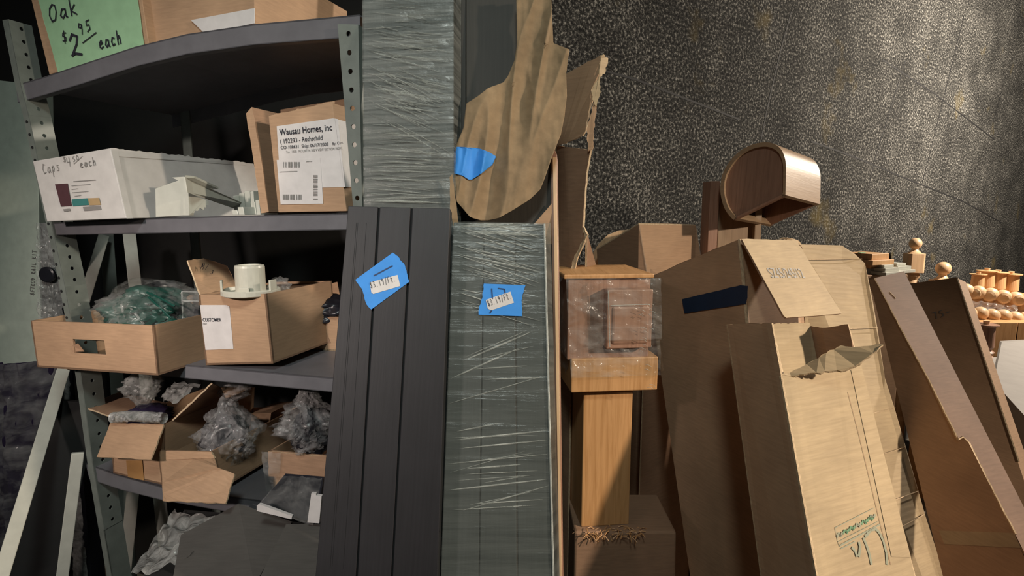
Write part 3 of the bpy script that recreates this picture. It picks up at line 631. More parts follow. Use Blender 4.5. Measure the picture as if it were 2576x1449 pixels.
mm = M(); mm.prism(trace([(632, 1040), (682, 1038), (672, 1120), (628, 1125)], 1.22), T*.08); z_ = PL(650, 1225, SB(.2)); 
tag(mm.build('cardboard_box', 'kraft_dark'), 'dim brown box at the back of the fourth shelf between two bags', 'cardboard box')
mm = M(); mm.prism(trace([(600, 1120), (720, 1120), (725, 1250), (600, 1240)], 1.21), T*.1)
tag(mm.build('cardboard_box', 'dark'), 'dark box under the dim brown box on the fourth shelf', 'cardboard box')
t_ = thing('cardboard_box', 'film wrapped brown box at the right end of the fourth shelf', 'cardboard box', PL(750, 1230, SB(.06)))
cq = trace([(678, 1133), (860, 1150), (855, 1262), (690, 1240)], SB(.05))
mm = M(); openbox(mm, cq, T*.2, .004); mm.build('carton', ['kraft', 'kraft_dark'], t_)
mm = M(); mm.sheet(rag([cq[0]-T*.004, cq[1]-T*.004, lerp(cq[1], cq[2], .55)-T*.01, lerp(cq[0], cq[3], .55)-T*.01], .001, .01), .002); mm.build('front_flap', ['kraft_dark', 'kraft_edge'], t_)
mm = M(); g = [lerp(cq[0], cq[1], -.05)-T*.014+Z*.003, lerp(cq[0], cq[1], .22)-T*.012+Z*.003, lerp(cq[3], cq[2], .16)-T*.014, lerp(cq[3], cq[2], -.04)-T*.014]
mm.grid(lambda s, t: quad(g, s, t)+V3((0, -.006*noise.noise(V3((s*5, t*8, 2))), 0)), 14, 14); mm.build('clear_film', 'film_c', t_, smooth=True)
t_ = thing('plastic_bag', 'crumpled clear bag standing in the film wrapped box', 'plastic bag', P(770, 1150, 1.06))
mm = blob(P(775, 1058, 1.05), .056, .05, .062, .8, 2.2, 47, 56, 40, taper=lambda z: 1-.3*max(z, 0)); mm.build('clear_film', 'bag', t_, smooth=True)
mm = blob(P(790, 1085, 1.065), .042, .04, .05, .5, 2, 44, 30, 20); mm.build('dark_contents', 'blackp', t_, smooth=True)

# ------------------------------------------------------------------ below the rack
def crate(nm, lab, pts, pl, d, mats, bev=.0015, cat='cardboard box'):
    f = trace(pts, pl); f[-2] = floorpt(f[1], f[-2]); f[-1] = floorpt(f[0], f[-1]); mm = M(); mm.prism(f, d)
    return tag(mm.build(nm, mats, bevel=bev), lab, cat)
def flatbox(nm, lab, top, Ys, mats, cat='cardboard box'):
    """box from a traced top face (each corner its own depth), dropped straight to the floor"""
    p = [P(x, y, Y_) for (x, y), Y_ in zip(top, Ys)]; mm = M()
    mm.face(p, 0); g = [V3((q.x, q.y, .0)) for q in p]; n = len(p)
    for i in range(n): j = (i+1) % n; mm.face([p[j], p[i], g[i], g[j]], 1)
    mm.face(g[::-1], 1); return tag(mm.build(nm, mats, bevel=.002), lab, cat)
flatbox('cardboard_box', 'large dark grey box standing on the floor below the fourth shelf', [(455, 1345), (600, 1266), (735, 1312), (640, 1470), (430, 1480)], (.92, .99, .95, .80, .80), ['kraft_grey', 'kraft_grey'])
flatbox('cardboard_box', 'pinkish grey box at the foot of the grooved board', [(720, 1318), (805, 1318), (830, 1480), (640, 1480)], (.89, .89, .74, .74), ['kraft_grey', 'kraft_grey'])
t_ = thing('plastic_bag', 'clear plastic bag slumped left of the large dark grey box', 'plastic bag', P(450, 1360, .98))
g = [P(440, 1278, 1.04), P(585, 1290, .99), P(470, 1400, .86), P(330, 1440, .90)]
mm = M(); mm.grid(lambda s, t: quad(g, s, t)+V3((.006*noise.noise(V3((s*5, t*5, 4))), -.02*math.sin(math.pi*s)+.012*noise.noise(V3((s*6, t*5, 2))), .012*noise.noise(V3((s*5, t*7, 7))))), 40, 40); mm.build('clear_film', 'bag_w', t_, smooth=True)
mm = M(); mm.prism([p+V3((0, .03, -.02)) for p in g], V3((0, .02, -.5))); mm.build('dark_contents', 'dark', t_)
t_ = thing('bagged_brackets', 'dark brackets with white end strips in a clear bag beside the grooved board', 'bag of brackets', P(740, 1300, .93))
g = [P(715, 1192, .98), P(812, 1200, .96), P(790, 1318, .89), P(648, 1272, .93)]
mm = M(); mm.prism([p+V3((0, .006, -.002)) for p in g], V3((0, .05, -.04))); mm.build('bracket_bundle', 'blackp', t_)
mm = M(); mm.grid(lambda s, t: quad(g, s, t)+V3((0, -.004-.006*abs(noise.noise(V3((s*6, t*5, 2)))), .004*noise.noise(V3((s*5, t*7, 7))))), 24, 24); mm.build('clear_film', 'film_c', t_, smooth=True)
mm = M(); mm.sheet(trace([(646, 1272), (652, 1268), (735, 1298), (733, 1306), (646, 1285)], .90), .006, 0, 0); mm.build('white_end_strip', 'label', t_)
mm = M(); mm.sheet(trace([(783, 1241), (795, 1241), (795, 1246), (809, 1248), (803, 1316), (773, 1314)], .875), .006, 0, 0); mm.build('white_end_strip', 'label', t_)
# ================================================================== centre: leaning boards
def leanbox(f, d, h=0.0):
    f = list(f); f[2] = floorpt(f[1], f[2], h); f[3] = floorpt(f[0], f[3], h); return f
AX = lambda f: (f[0]-f[3])
pa = lean(1000, 520, .81, 1340, .70)
t_ = thing('grooved_board', 'charcoal grooved composite board leaning upright with torn blue price tape', 'composite board', V3((-.16, .45, 0)))
f = leanbox(trace([(876, 518), (1132, 524), (1104, 1340), (803, 1340)], pa), 0); an = pa[1]
mm = M(); mm.prism([p-an*.004 for p in f], -an*.022); mm.build('board_core', 'groove', t_, up=AX(f))
gx = [(876, 803), (950.5, 901), (956, 906), (1033, 989), (1038.5, 994), (1132, 1104)]
mm = M()
for i in (0, 2, 4):
    (xa, xb), (xc, xd) = gx[i], gx[i+1]
    g = leanbox(trace([(xa, 518+(xa-876)*.023), (xc, 518+(xc-876)*.023), (xd, 1340), (xb, 1340)], pa), 0)
    mm.prism(g, -an*.012)
mm.build('board_face', 'board', t_, up=AX(f), bevel=.0008)
mm = M(); 
for s in (.28, .33, .62): 
    for a, b_ in ((876, 803),): line(mm, pa, [(876+s*74, 560), (803+s*98, 1430)], .0005, .0002)
mm.build('fine_line', 'groove', t_)
def price_tape(pl, out, lab, lb, marks, ink0, ink1, m2, tearpts=()):
    mm = M(); mm.sheet(rag(trace(out, off(pl, .0012)), .0007, .003, only=tearpts), .0004, 0, 0)
    t = thing('price_tape', lab, 'price tape', PL(*out[0], pl)); tp_ = mm.build('tape', 'tape', t)
    mm = M(); mm.sheet(trace(lb, off(pl, .0018)), .0003, 0, 0); st_ = mm.build('price_sticker', 'label', t)
    mm = M()
    for s in marks: line(mm, off(pl, .0013), s, .0018)
    mm.build('marker_number', 'ink_s', tp_)
    mm = M(); ink(mm, '$3.19/Ft.', off(pl, .0019), *ink0, *ink1, m2, .0006); mm.build('lettering', 'ink', st_)
price_tape(pa, [(894, 703), (988, 635), (1001, 644), (1019, 668), (1030, 708), (934, 778), (922, 765), (911, 727)], 'tilted blue tape with a single stroke and $3.19/Ft. sticker on the grooved board',
    [(930, 710), (1000, 691), (1007, 719), (939, 739), (934, 735)], [[(941, 693), (988, 668)]], (933, 725), (999, 706), .009, (1, 2, 3, 5, 6, 7))
pb = lean(1255, 560, .845, 1340, .735)
t_ = thing('wrapped_board_pack', 'tall slate grey board pack in streaky stretch film carrying number 17', 'wrapped board pack', V3((-.0, .5, 0)))
fb = leanbox(trace([(1141, 559), (1369, 563), (1389, 1340), (1113, 1340)], pb), 0); bn = pb[1]
gx = [(1141, 1113), (1216, 1205), (1219, 1208), (1294, 1299), (1297, 1303), (1369, 1389)]
for i in (0, 2, 4):
    (xa, xb), (xc, xd) = gx[i], gx[i+1]
    g = leanbox(trace([(xa, 559+(xa-1141)*.017), (xc, 559+(xc-1141)*.017), (xd, 1340), (xb, 1340)], pb), 0)
    mm = M(); mm.prism([p-bn*.0015 for p in g], -bn*.045); mm.build('board', 'board_b', t_, up=AX(fb), bevel=.001)
q = [fb[0], fb[1], fb[2], fb[3]]; rt = V3((.012, .046, 0))
mm = M(); mm.grid(lambda s, t: quad(q, s, t)+bn*(.0008+.0006*noise.noise(V3((s*6, t*120, 1)))), 12, 240)
mm.prism([q[1], q[1]+rt, q[2]+rt, q[2]], V3((.0004, 0, 0))); mm.prism([q[0], q[1], q[1]+rt, q[0]+rt], Z*.0004); mm.build('stretch_film', 'film_b', t_, up=AX(fb), planar=True)
random.seed(11); vis = [fb[0], fb[1], *trace([(1389, 1340), (1113, 1340)], pb)]
mm = creases(vis, 26, math.radians(15), math.radians(4), (.5, 1.0), t0=.0, t1=.27, lift=.0022, w_=.0013)
m2 = creases(vis, 20, math.radians(-10), math.radians(8), (.4, 1.0), t0=.45, t1=.98, w_=.0011)
m3 = creases(vis, 3, math.radians(-24), math.radians(2), (.6, .8), t0=.42, t1=.52, w_=.0012); m4 = creases(vis, 30, 0.02, .05, (.1, .9), t0=0, t1=.04, w_=.0010)
for o in (m2, m3, m4):
    k = len(mm.v); mm.v += o.v; mm.f += [tuple(i+k for i in ff) for ff in o.f]; mm.m += o.m
cr = mm.build('film_pleats', 'crease', t_); cr['kind'] = 'stuff'
mm = M(); mm.tube([fb[1]+bn*.001, trace([(1389, 1340)], pb)[0]+bn*.001, fb[2]], .0016, 6); mm.build('film_corner', 'crease', t_)
price_tape(off(pb, .0015), [(1217, 713), (1322, 717), (1318, 730), (1312, 755), (1314, 795), (1204, 791), (1205, 775), (1214, 745)], 'blue tape with number 17 and $3.19/Ft. sticker on the wrapped grey pack',
    [(1222, 754), (1284, 733), (1293, 761), (1236, 780), (1227, 776)], [[(1237, 725), (1239, 752)], [(1237, 780), (1232, 788)], [(1253, 725), (1269, 727), (1271, 738)]], (1229, 770), (1290, 749), .009, (1, 2, 3, 5, 6, 7))
# upper left pack behind the grooved board
pc = lean(1025, 110, .915, 520, .875)
t_ = thing('wrapped_board_pack', 'tall board pack under heavy wrinkled film standing behind the grooved board', 'wrapped board pack', V3((-.2, .7, 0)))
fc = leanbox(trace([(911, -40), (1141, -40), (1141, 522), (915, 522)], pc), 0); cn = pc[1]
mm = M(); mm.prism([p-cn*.002 for p in fc], -cn*.035); mm.build('board', 'board_b', t_, up=Z, bevel=.0015)
rt = V3((.008, .035, 0)); mm = M(); mm.grid(lambda s, t: quad(fc, s, t)+cn*(.0008+.0016*abs(noise.noise(V3((s*4, t*150, 1))))), 24, 420)
mm.prism([fc[1], fc[1]+rt, fc[2]+rt, fc[2]], V3((.0004, 0, 0))); mm.build('stretch_film', 'film_h', t_, up=Z, planar=True)
random.seed(5); vis = [fc[0], fc[1], *trace([(1141, 522), (915, 522)], pc)]
mm = creases(vis, 60, math.radians(10), math.radians(7), (.2, .8), t0=.2, t1=.55, w_=.0009, lift=.0016)
for args in ((70, 3, 4, (.2, .9), .62, .99), (26, 26, 6, (.4, .7), .35, .62), (30, 6, 10, (.15, .6), .02, .3)):
    o = creases(vis, args[0], math.radians(args[1]), math.radians(args[2]), args[3], t0=args[4], t1=args[5], w_=.0008, lift=.0016)
    k = len(mm.v); mm.v += o.v; mm.f += [tuple(i+k for i in ff) for ff in o.f]; mm.m += o.m
mm.build('film_pleats', 'crease', t_)['kind'] = 'stuff'
# dark boards behind
def board(nm, lab, pts, Ya, Yb, mat, th, cat='board'):
    pl = lean(pts[0][0], pts[0][1], Ya, pts[3][1], Yb); f = leanbox(trace(pts, pl), 0); mm = M(); mm.prism(f, -pl[1]*th)
    return tag(mm.build(nm, mat, up=AX(f), bevel=.001), lab, cat), pl, f
board('dark_board', 'narrow brown black board between the wrinkled film pack and brown paper', [(1140, -60), (1172, -60), (1172, 560), (1140, 560)], .985, .945, 'board_c', .02)
board('dark_board', 'wide dark grey board standing behind the hanging brown paper', [(1172.5, -60), (1384, -60), (1398, 1340), (1172.5, 1340)], .985, .86, 'board_c', .025)
# brown paper
def mono(lc, rc, y0, y1, nu, nv, fY):
    def at(ch, y):
        for (xa, ya), (xb, yb) in zip(ch, ch[1:]):
            if ya <= y <= yb: return xa+(xb-xa)*(y-ya)/max(yb-ya, 1e-6)
        return ch[-1][0] if y > ch[-1][1] else ch[0][0]
    mm = M(); mm.grid(lambda s, t: (lambda y: (lambda x: P(x, y, fY(x, y)))(at(lc, y)*(1-s)+at(rc, y)*s))(y0+(y1-y0)*t), nu, nv); return mm
def fpaper(x, y):
    u = (x-1290)*math.cos(.16)+(y-330)*math.sin(.16); v = y
    f = 1-abs(noise.noise(V3((u/60, v/420, 3.1))))*2.2; g = 1-abs(noise.noise(V3((u/120+3, v/200, 9.3))))*2
    return .950-.00009*(y+60)-.012*f-.005*g-.0012*noise.noise(V3((x/14, y/40, 4)))
lc = [(1298, -30), (1301, 108), (1294, 152), (1278, 190), (1266, 207), (1228, 221), (1200, 243), (1173, 260), (1166, 321), (1146, 369), (1135, 431), (1149, 507), (1183, 546), (1210, 554)]
rc = [(1385, -30), (1392, 108), (1432, 124), (1424, 186), (1426, 241), (1420, 293), (1411, 338), (1397, 373), (1385, 404), (1370, 448), (1359, 476), (1332, 502), (1287, 530), (1252, 549), (1225, 554)]
t_ = thing('brown_paper', 'torn creased brown kraft paper hanging over dark boards', 'brown paper', P(1290, 540, .93))
mm = mono(lc, rc, -30, 554, 90, 190, fpaper); mm.build('paper', 'paper', t_, smooth=True, solid=.0006, planar=True)
t_ = thing('blue_tape', 'strip of blue tape stuck across the lower left of the brown paper', 'tape', P(1180, 440, .93))
mm = mono([(1149, 369), (1140, 400), (1134, 434), (1163, 441), (1180, 452)], [(1160, 369), (1204, 372), (1232, 383), (1248, 393), (1239, 414), (1211, 436), (1186, 452)], 369, 452, 40, 40, lambda x, y: fpaper(x, y)-.003)
mm.build('tape', 'tape', t_, solid=.0004, planar=True, smooth=True)
mm = M(); mm.sheet(rag(trace([(1131, 445), (1138, 437), (1146, 500), (1153, 560), (1152, 592), (1143, 576), (1132, 531)], .866), .0006, .008), .0008, 0, 0)
tag(mm.build('paper_strip', 'paper', None), 'thin torn brown paper sliver hanging right of the grooved board', 'paper strip')
mm = M(); mm.sheet(rag(trace([(1340, 566), (1350, 556), (1365, 538), (1388, 511), (1390, 700), (1340, 700)], .925), .0008, .01), .002)
tag(mm.build('cardboard_scrap', ['kraft', 'kraft_edge']), 'small torn cardboard corner showing above the slate pack', 'cardboard scrap')
t_ = thing('wood_moulding', 'slim pale wood moulding with rounded top standing at the edge of the dark boards', 'wood moulding', V3((.08, .7, 0)))
pm = lean(1395, 380, .945, 1340, .83); f = leanbox(trace([(1385, 404), (1403, 404), (1416, 1340), (1400, 1340)], pm), 0)
arc = trace([(1403, 404), (1401, 388), (1396, 377), (1391, 380), (1387, 390), (1385, 404)], pm)
mm = M(); mm.prism([f[3]]+arc[::-1]+[f[2]], -pm[1]*.03); mm.build('moulding', 'redwood', t_, up=AX(f), bevel=.001)
mm = M(); g = trace([(1391, 388), (1399, 388), (1401, 404)], pm); 
g2 = leanbox(trace([(1390, 395), (1400, 395), (1412, 1340), (1405, 1340)], off(pm, .003)), 0); mm.prism(g2, -pm[1]*.006); mm.build('raised_bead', 'maple', t_, up=AX(f), bevel=.001)
# torn sleeve
t_ = thing('torn_carton_sleeve', 'tall open cardboard sleeve with torn frayed top flap beside the brown paper', 'cardboard sleeve', V3((.12, 1.0, 0)))
a, b_ = P(1400, 366, 1.12), P(1486, 376, 1.04); c_ = P(1466, 569, 1.05)
mm = M(); pts = [a, b_, P(1474, 445, 1.047), c_, P(1477, 590, 1.04), P(1449, 655, 1.06), P(1438, 700, 1.07)]; e = V3((pts[-1].x, pts[-1].y, 0)); g = V3((a.x, a.y, 0))
mm.sheet(rag(pts, .0008, .01, closed=False)+[e, g], .004); mm.build('back_wall_panel', ['kraft_dark', 'kraft_edge'], t_)  # inner panels' shade is put into their darker kraft
mm = M(); mm.sheet([a, lerp(a, g, 1), g+V3((.05, .10, 0)), a+V3((.05, .10, -.02))], .004); mm.build('side_panel', ['kraft_dark', 'kraft_edge'], t_)
mm = M(); mm.sheet(rag([P(1400, 368, 1.11), P(1415, 190, 1.07), P(1470, 160, 1.04), P(1511, 138, 1.02), P(1508, 192, 1.03), P(1487, 226, 1.03), P(1490, 252, 1.035), P(1483, 270, 1.035), P(1472, 330, 1.045), P(1465, 342, 1.05)], .0012, .008, only=(2, 3, 4, 5, 6, 7, 8, 9)), .004)
mm.build('torn_flap', ['kraft', 'kraft_edge'], t_)
mm = M(); mm.sheet(rag([P(1511, 140, 1.02), P(1518, 136, 1.02), P(1530, 146, 1.04), P(1523, 182, 1.04), P(1511, 192, 1.03), P(1509, 238, 1.03), P(1501, 268, 1.03), P(1490, 250, 1.03), P(1487, 228, 1.03), P(1505, 196, 1.03)], .0016, .004), .001, 0, 0); mm.build('frayed_liner', 'kraft_pale', t_)
mm = M(); mm.sheet(rag([P(1492, 258, 1.033), P(1501, 268, 1.033), P(1496, 300, 1.033), P(1491, 376, 1.033), P(1480, 380, 1.036), P(1476, 330, 1.036)], .0014, .004), .002, 0, 0); mm.build('frayed_edge', 'kraft', t_)
mm = M(); mm.sheet(rag([P(1466, 569, 1.045), P(1478, 590, 1.035), P(1450, 658, 1.05), P(1444, 700, 1.06), P(1432, 700, 1.06), P(1440, 655, 1.055), P(1470, 596, 1.045)], .0012, .005), .002, 0, 0); mm.build('frayed_edge', 'kraft_edge', t_)
mm = M(); p0, p1 = P(1478, 588, 1.09), P(1506, 690, 1.15); mm.sheet([p0, p1, V3((p1.x, p1.y, 0)), V3((p0.x, p0.y, 0))], .004); mm.build('side_panel', ['kraft_dark', 'kraft_edge'], t_)

# ------------------------------------------------------------------ wrapped newel post
t_ = thing('newel_post', 'boxy oak newel post with raised panel cap wrapped in clear film', 'newel post', V3((.2, .9, 0)))
def yawbox(x0, x1, y0, y1, Y, yaw, dep, mat, nm, par=t_, bev=.002, yr=None, th_=0):
    yw = math.radians(yaw); o = P((x0+x1)/2, (y0+y1)/2, Y); pl = (o, V3((math.sin(yw), -math.cos(yw), 0)))
    f = trace([(x0, y0), (x1, y0), (x1+th_, y1), (x0+th_, y1)], pl)
    # keep it square: level top and bottom, upright sides
    mid = lambda a, b_: (a+b_)/2
    u = V3((math.cos(yw), math.sin(yw), 0)); c = mid(mid(f[0], f[1]), mid(f[2], f[3])); hw = ((f[1]-f[0]).dot(u)+(f[2]-f[3]).dot(u))/4; hh = (f[0].z+f[1].z-f[2].z-f[3].z)/4
    q = [c-u*hw+Z*hh, c+u*hw+Z*hh, c+u*hw-Z*hh, c-u*hw-Z*hh]; mm = M(); mm.prism(q, -pl[1]*dep)
    o = mm.build(nm, mat, par, bevel=bev); return o, q, pl
_, q, pl = yawbox(1462, 1584, 985, 1322, .985, 6, .125, 'oak', 'shaft', th_=6)
_, qb, plb = yawbox(1437, 1655, 900, 984, .965, 6, .165, 'oak', 'collar')
_, qc, plc = yawbox(1428, 1634, 694, 902, .97, 6, .155, 'redwood', 'head_block')
mm = M(); mm.prism([qc[0]-V3((.008, .006, -.004)), qc[1]+V3((.004, -.006, .004)), qc[1]+V3((.004, -.006, -.004)), qc[0]-V3((.008, .006, .004))], V3((-.016, .165, 0))); mm.build('top_cap', 'oak', t_, bevel=.002)
_, q2, pl2 = yawbox(1527, 1641, 728, 876, .95, 6, .03, 'redwood', 'raised_panel')
_, q3, pl3 = yawbox(1540, 1633, 770, 866, .947, 6, .01, 'redwood', 'panel_field', bev=.004)
mm = M(); qq = [qc[0]-V3((.006, .012, 0)), qc[1]+V3((.008, -.022, .0)), qb[1]+V3((.002, -.01, -.03)), qb[0]+V3((-.002, -.012, -.03))]
def nf(s, t):
    p = quad(qq, s, t); k = noise.noise(V3((s*5, t*7, 3)))+.6*noise.noise(V3((s*13, t*22, 5)))
    return p+V3((.0, -.014*(1 if s > .4 and t < .62 else .2) -.006*k, .002*k))
mm.grid(nf, 60, 60)
e = V3((.016, .14, 0)); mm.grid(lambda s, t: lerp(qq[1], qq[2], t)+V3((.003+.004*noise.noise(V3((s*4, t*14, 3))), -.012*(1-s), 0))+e*s, 12, 40)
mm.grid(lambda s, t: lerp(qq[0], qq[3], t)+V3((-.004-.01*abs(noise.noise(V3((s*4, t*9, 6)))), -.004*(1-s), 0))-V3((.014, -.14, 0))*s, 12, 40)
mm.build('clear_film', 'film_c', t_, smooth=True, planar=True)
random.seed(21); mm = M()
for k in range(20):
    y = random.uniform(735, 975); x = random.uniform(1606, 1636); Ln = random.uniform(6, 18); Yq = .938
    s = [P(x+Ln*j/5, y+Ln*.3*(j/5)-math.sin(j/5*3)*3, Yq-.002*math.sin(j/5*math.pi)) for j in range(6)]; mm.tube(s, .0003, 5)
mm.tube([P(1530, 730, .944), P(1532, 800, .943), P(1534, 872, .943)], .0009, 5); mm.tube([P(1536, 768, .944), P(1636, 765, .942)], .0006, 5)
mm.build('film_pleats', 'crease', t_)['kind'] = 'stuff'
mm = M(); f = trace([(1445, 1312), (1600, 1285), (1690, 1345), (1720, 1480), (1440, 1480)], 1.08); z0 = q[3].z
c_ = (q[2]+q[3])/2; mm.prism([V3((c_.x-.06, c_.y-.02, z0)), V3((c_.x+.13, c_.y-.02, z0)), V3((c_.x+.15, c_.y-.02, 0)), V3((c_.x-.06, c_.y-.02, 0))], V3((0, .14, 0)))
tag(mm.build('carton', 'kraft_dark', bevel=.004), 'dark brown carton underneath the wrapped newel post', 'cardboard box')
random.seed(3); mm = M()
for k in range(70):
    p = c_+V3((random.uniform(-.05, .075), random.uniform(-.035, -.005), random.uniform(-.002, .004))); d = V3((random.uniform(-1, 1), random.uniform(-1, .4), random.uniform(-.4, .3))).normalized()
    mm.tube([p, p+d*.008, p+d*.015+Z*-.004], .0008, 4)
tag(mm.build('wood_shavings', 'oak'), 'ragged wood shavings under the foot of the newel post', 'wood shavings', kind='stuff')

# ================================================================== right: boxes
t_ = thing('wooden_round_top_panel', 'pale wooden board with rounded top behind the tall open carton', 'wooden panel', V3((.3, 1.42, 0)))
f = trace([(1489, 660), (1492, 634), (1505, 612), (1528, 590), (1556, 579), (1590, 576), (1625, 584), (1640, 600), (1640, 700)], 1.62)
f = f[:-1]+[V3((f[-1].x, f[-1].y, 0)), V3((f[0].x, f[0].y, 0))]; mm = M(); mm.prism(f, V3((.02, .02, 0))); mm.build('panel', 'maple', t_, bevel=.002)
# tall carton behind
g = [P(1501, 628, 1.548), P(1607, 564, 1.428), P(1751, 567, 1.482), P(1640, 600, 1.635)]
t_ = thing('tall_carton', 'tall square cardboard carton between frayed sleeve and mailbox', 'cardboard box', V3((g[1].x, g[1].y, 0)))
gl = [P(1506, 700, 1.548), P(1629, 700, 1.422), P(1766, 665, 1.477)]
fl_ = lambda a, b_: floorpt(a, b_)
mm = M(); mm.sheet([g[0], g[1], gl[1], V3((gl[1].x, gl[1].y, 0)), V3((gl[0].x, gl[0].y, 0)), gl[0]], .004); mm.build('left_panel', ['kraft_dark', 'kraft_edge'], t_)  # darker cardboard paints shade on the face turned from the lamp
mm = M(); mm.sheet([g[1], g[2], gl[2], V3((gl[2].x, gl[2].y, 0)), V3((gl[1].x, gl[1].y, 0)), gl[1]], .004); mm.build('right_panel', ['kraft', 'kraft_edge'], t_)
mm = M(); bk = V3((.05, .14, 0)); mm.sheet([g[0], g[1], g[2], g[2]+V3((-.05, .12, 0)), g[0]+V3((.04, .10, 0))], .003); mm.build('top_flap', ['kraft', 'kraft_edge'], t_)
mm = M(); mm.tube([g[1]+V3((0, -.001, 0)), gl[1]+V3((0, -.001, 0))], .0018, 5); mm.tube([g[2]+V3((0, -.001, 0)), gl[2]], .0012, 5); mm.build('taped_edge', 'film_c', t_)
# mailbox
t_ = thing('wooden_mailbox', 'wooden arched mailbox hood with open underside on a post against the wall', 'mailbox', V3((.6, 1.45, 0)))
mo_ = P(1845, 553, 1.36); mp = plane(mo_, P(1975, 490, 1.28), P(1925, 357, 1.33))
arc = [(1845, 553), (1826, 530), (1815, 500), (1812, 470), (1817, 440), (1829, 415), (1846, 393), (1868, 375), (1896, 362), (1926, 357), (1948, 362), (1964, 374), (1973, 392), (1977, 412), (1977, 450), (1976, 490)]
def catmull(p, k=5):
    out = []
    for i in range(len(p)-1):
        a = p[max(i-1, 0)]; b = p[i]; c = p[i+1]; d = p[min(i+2, len(p)-1)]
        for j in range(k):
            t = j/k; out.append(tuple(.5*(2*b[q]+(c[q]-a[q])*t+(2*a[q]-5*b[q]+4*c[q]-d[q])*t*t+(3*b[q]-a[q]-3*c[q]+d[q])*t**3) for q in (0, 1)))
    return out+[p[-1]]
o_ = trace(catmull(arc), mp); cen = PL(1910, 470, mp); i_ = [lerp(p, cen, .10) for p in o_]; i_[0] = lerp(o_[0], o_[-1], .07); i_[-1] = lerp(o_[-1], o_[0], .07)
ev = P(2063, 513, 1.40)-P(1976, 490, 1.28)
mm = M()
for k in range(len(o_)-1): mm.prism([o_[k], o_[k+1], i_[k+1], i_[k]], ev)
mm.build('hood', 'mailwood', t_, up=ev)
mm = M(); ins = [lerp(p, p+ev, .04) for p in i_]; mm.prism(ins, ev.normalized()*.006); mm.build('front_panel', 'redwood', t_)
mm = M(); mm.prism([p+ev*.93 for p in i_], ev.normalized()*.006); mm.build('back_panel', 'redwood', t_)
mm = M(); mm.prism([o_[0], o_[-1], lerp(o_[-1], cen, .1), lerp(o_[0], cen, .1)], ev.normalized()*.012); mm.build('front_rail', 'redwood', t_)
def post(x0, x1, y0, Y, mat, nm, dep=.02):
    a, b_ = P(x0, y0, Y), P(x1, y0, Y); mm = M(); mm.prism([a, b_, V3((b_.x, b_.y, 0)), V3((a.x, a.y, 0))], V3((0, dep, 0))); mm.build(nm, mat, t_, bevel=.0015)
post(1788, 1812, 455, 1.44, 'redwood', 'post_stile', .06); post(1903, 1920, 500, 1.44, 'mailwood', 'post_stile', .06); post(1812, 1904, 470, 1.455, 'mailwood', 'post_panel', .02)

# big carton with hanging flap
j = dict(L0=P(1628, 700, 1.339), T0=P(1709, 662, 1.264), R0=P(1861, 601, 1.112), B0=P(2008, 604, 1.220), L1=P(1722, 1350, 1.123), R1=P(1888, 900, 1.069), B1=P(2030, 900, 1.166))
jp = plane(j['R0'], j['L0'], j['L1']); j['T0'] = PL(1709, 662, jp); j['R1'] = PL(1888, 900, jp)
t_ = thing('large_open_carton', 'large tall open cardboard carton with dark tape strip and a printed flap folded over', 'cardboard box', V3((j['R0'].x, j['R0'].y, 0)))
mm = M(); mm.sheet(rag([j['L0'], j['T0'], j['R0']], .001, .02, closed=False)+[fl_(j['R0'], j['R1']), fl_(j['L0'], j['L1'])], .004); mm.build('left_panel', ['kraft', 'kraft_edge'], t_)
mm = M(); mm.sheet([j['R0'], j['B0'], fl_(j['B0'], j['B1']), fl_(j['R0'], j['R1'])], .004); mm.build('right_panel', ['kraft', 'kraft_edge'], t_)
bkp = j['L0']+(j['B0']-j['R0']); mm = M(); mm.sheet([j['L0'], bkp, V3((bkp.x, bkp.y, 0)), V3((j['L0'].x, j['L0'].y, 0))], .004); mm.build('rear_left_panel', ['kraft_dark', 'kraft_edge'], t_)
fpl = plane(P(1878, 600, 1.110), P(2003, 604, 1.199), P(1978, 799, 1.004))
mm = M(); mm.sheet(rag(trace([(1866, 601), (1880, 600), (2003, 604), (2118, 787), (2110, 789), (1978, 799), (1971, 793)], fpl), .0006, .02), .0035); fo = mm.build('printed_flap', ['kraft_pale', 'kraft_dark'], t_)
text('lettering', 'SZ45/245/12', off(fpl, .0004), 1941, 698, 2026, 699, 'ink_g', fo, 1.5)
mm = M(); mm.sheet(rag([P(1961, 600, 1.177), P(1975, 597, 1.177), P(2000, 601, 1.199), P(2012, 607, 1.210), P(2020, 625, 1.220), P(2003, 606, 1.199)], .001, .005), .002, 0, 0); mm.build('crumpled_edge', 'kraft_edge', t_)
mm = M(); mm.sheet(rag(trace([(1716, 752), (1862, 717), (1881, 719), (1880, 748), (1876, 764), (1722, 788)], off(jp, .002)), .0005, .01), .0004, 0, 0); mm.build('dark_tape', 'tape_d', t_)
mm = M(); mm.tube([P(1856, 612, 1.115), P(1880, 806, 1.071)], .0014, 5); mm.build('taped_corner', 'film_c', t_)
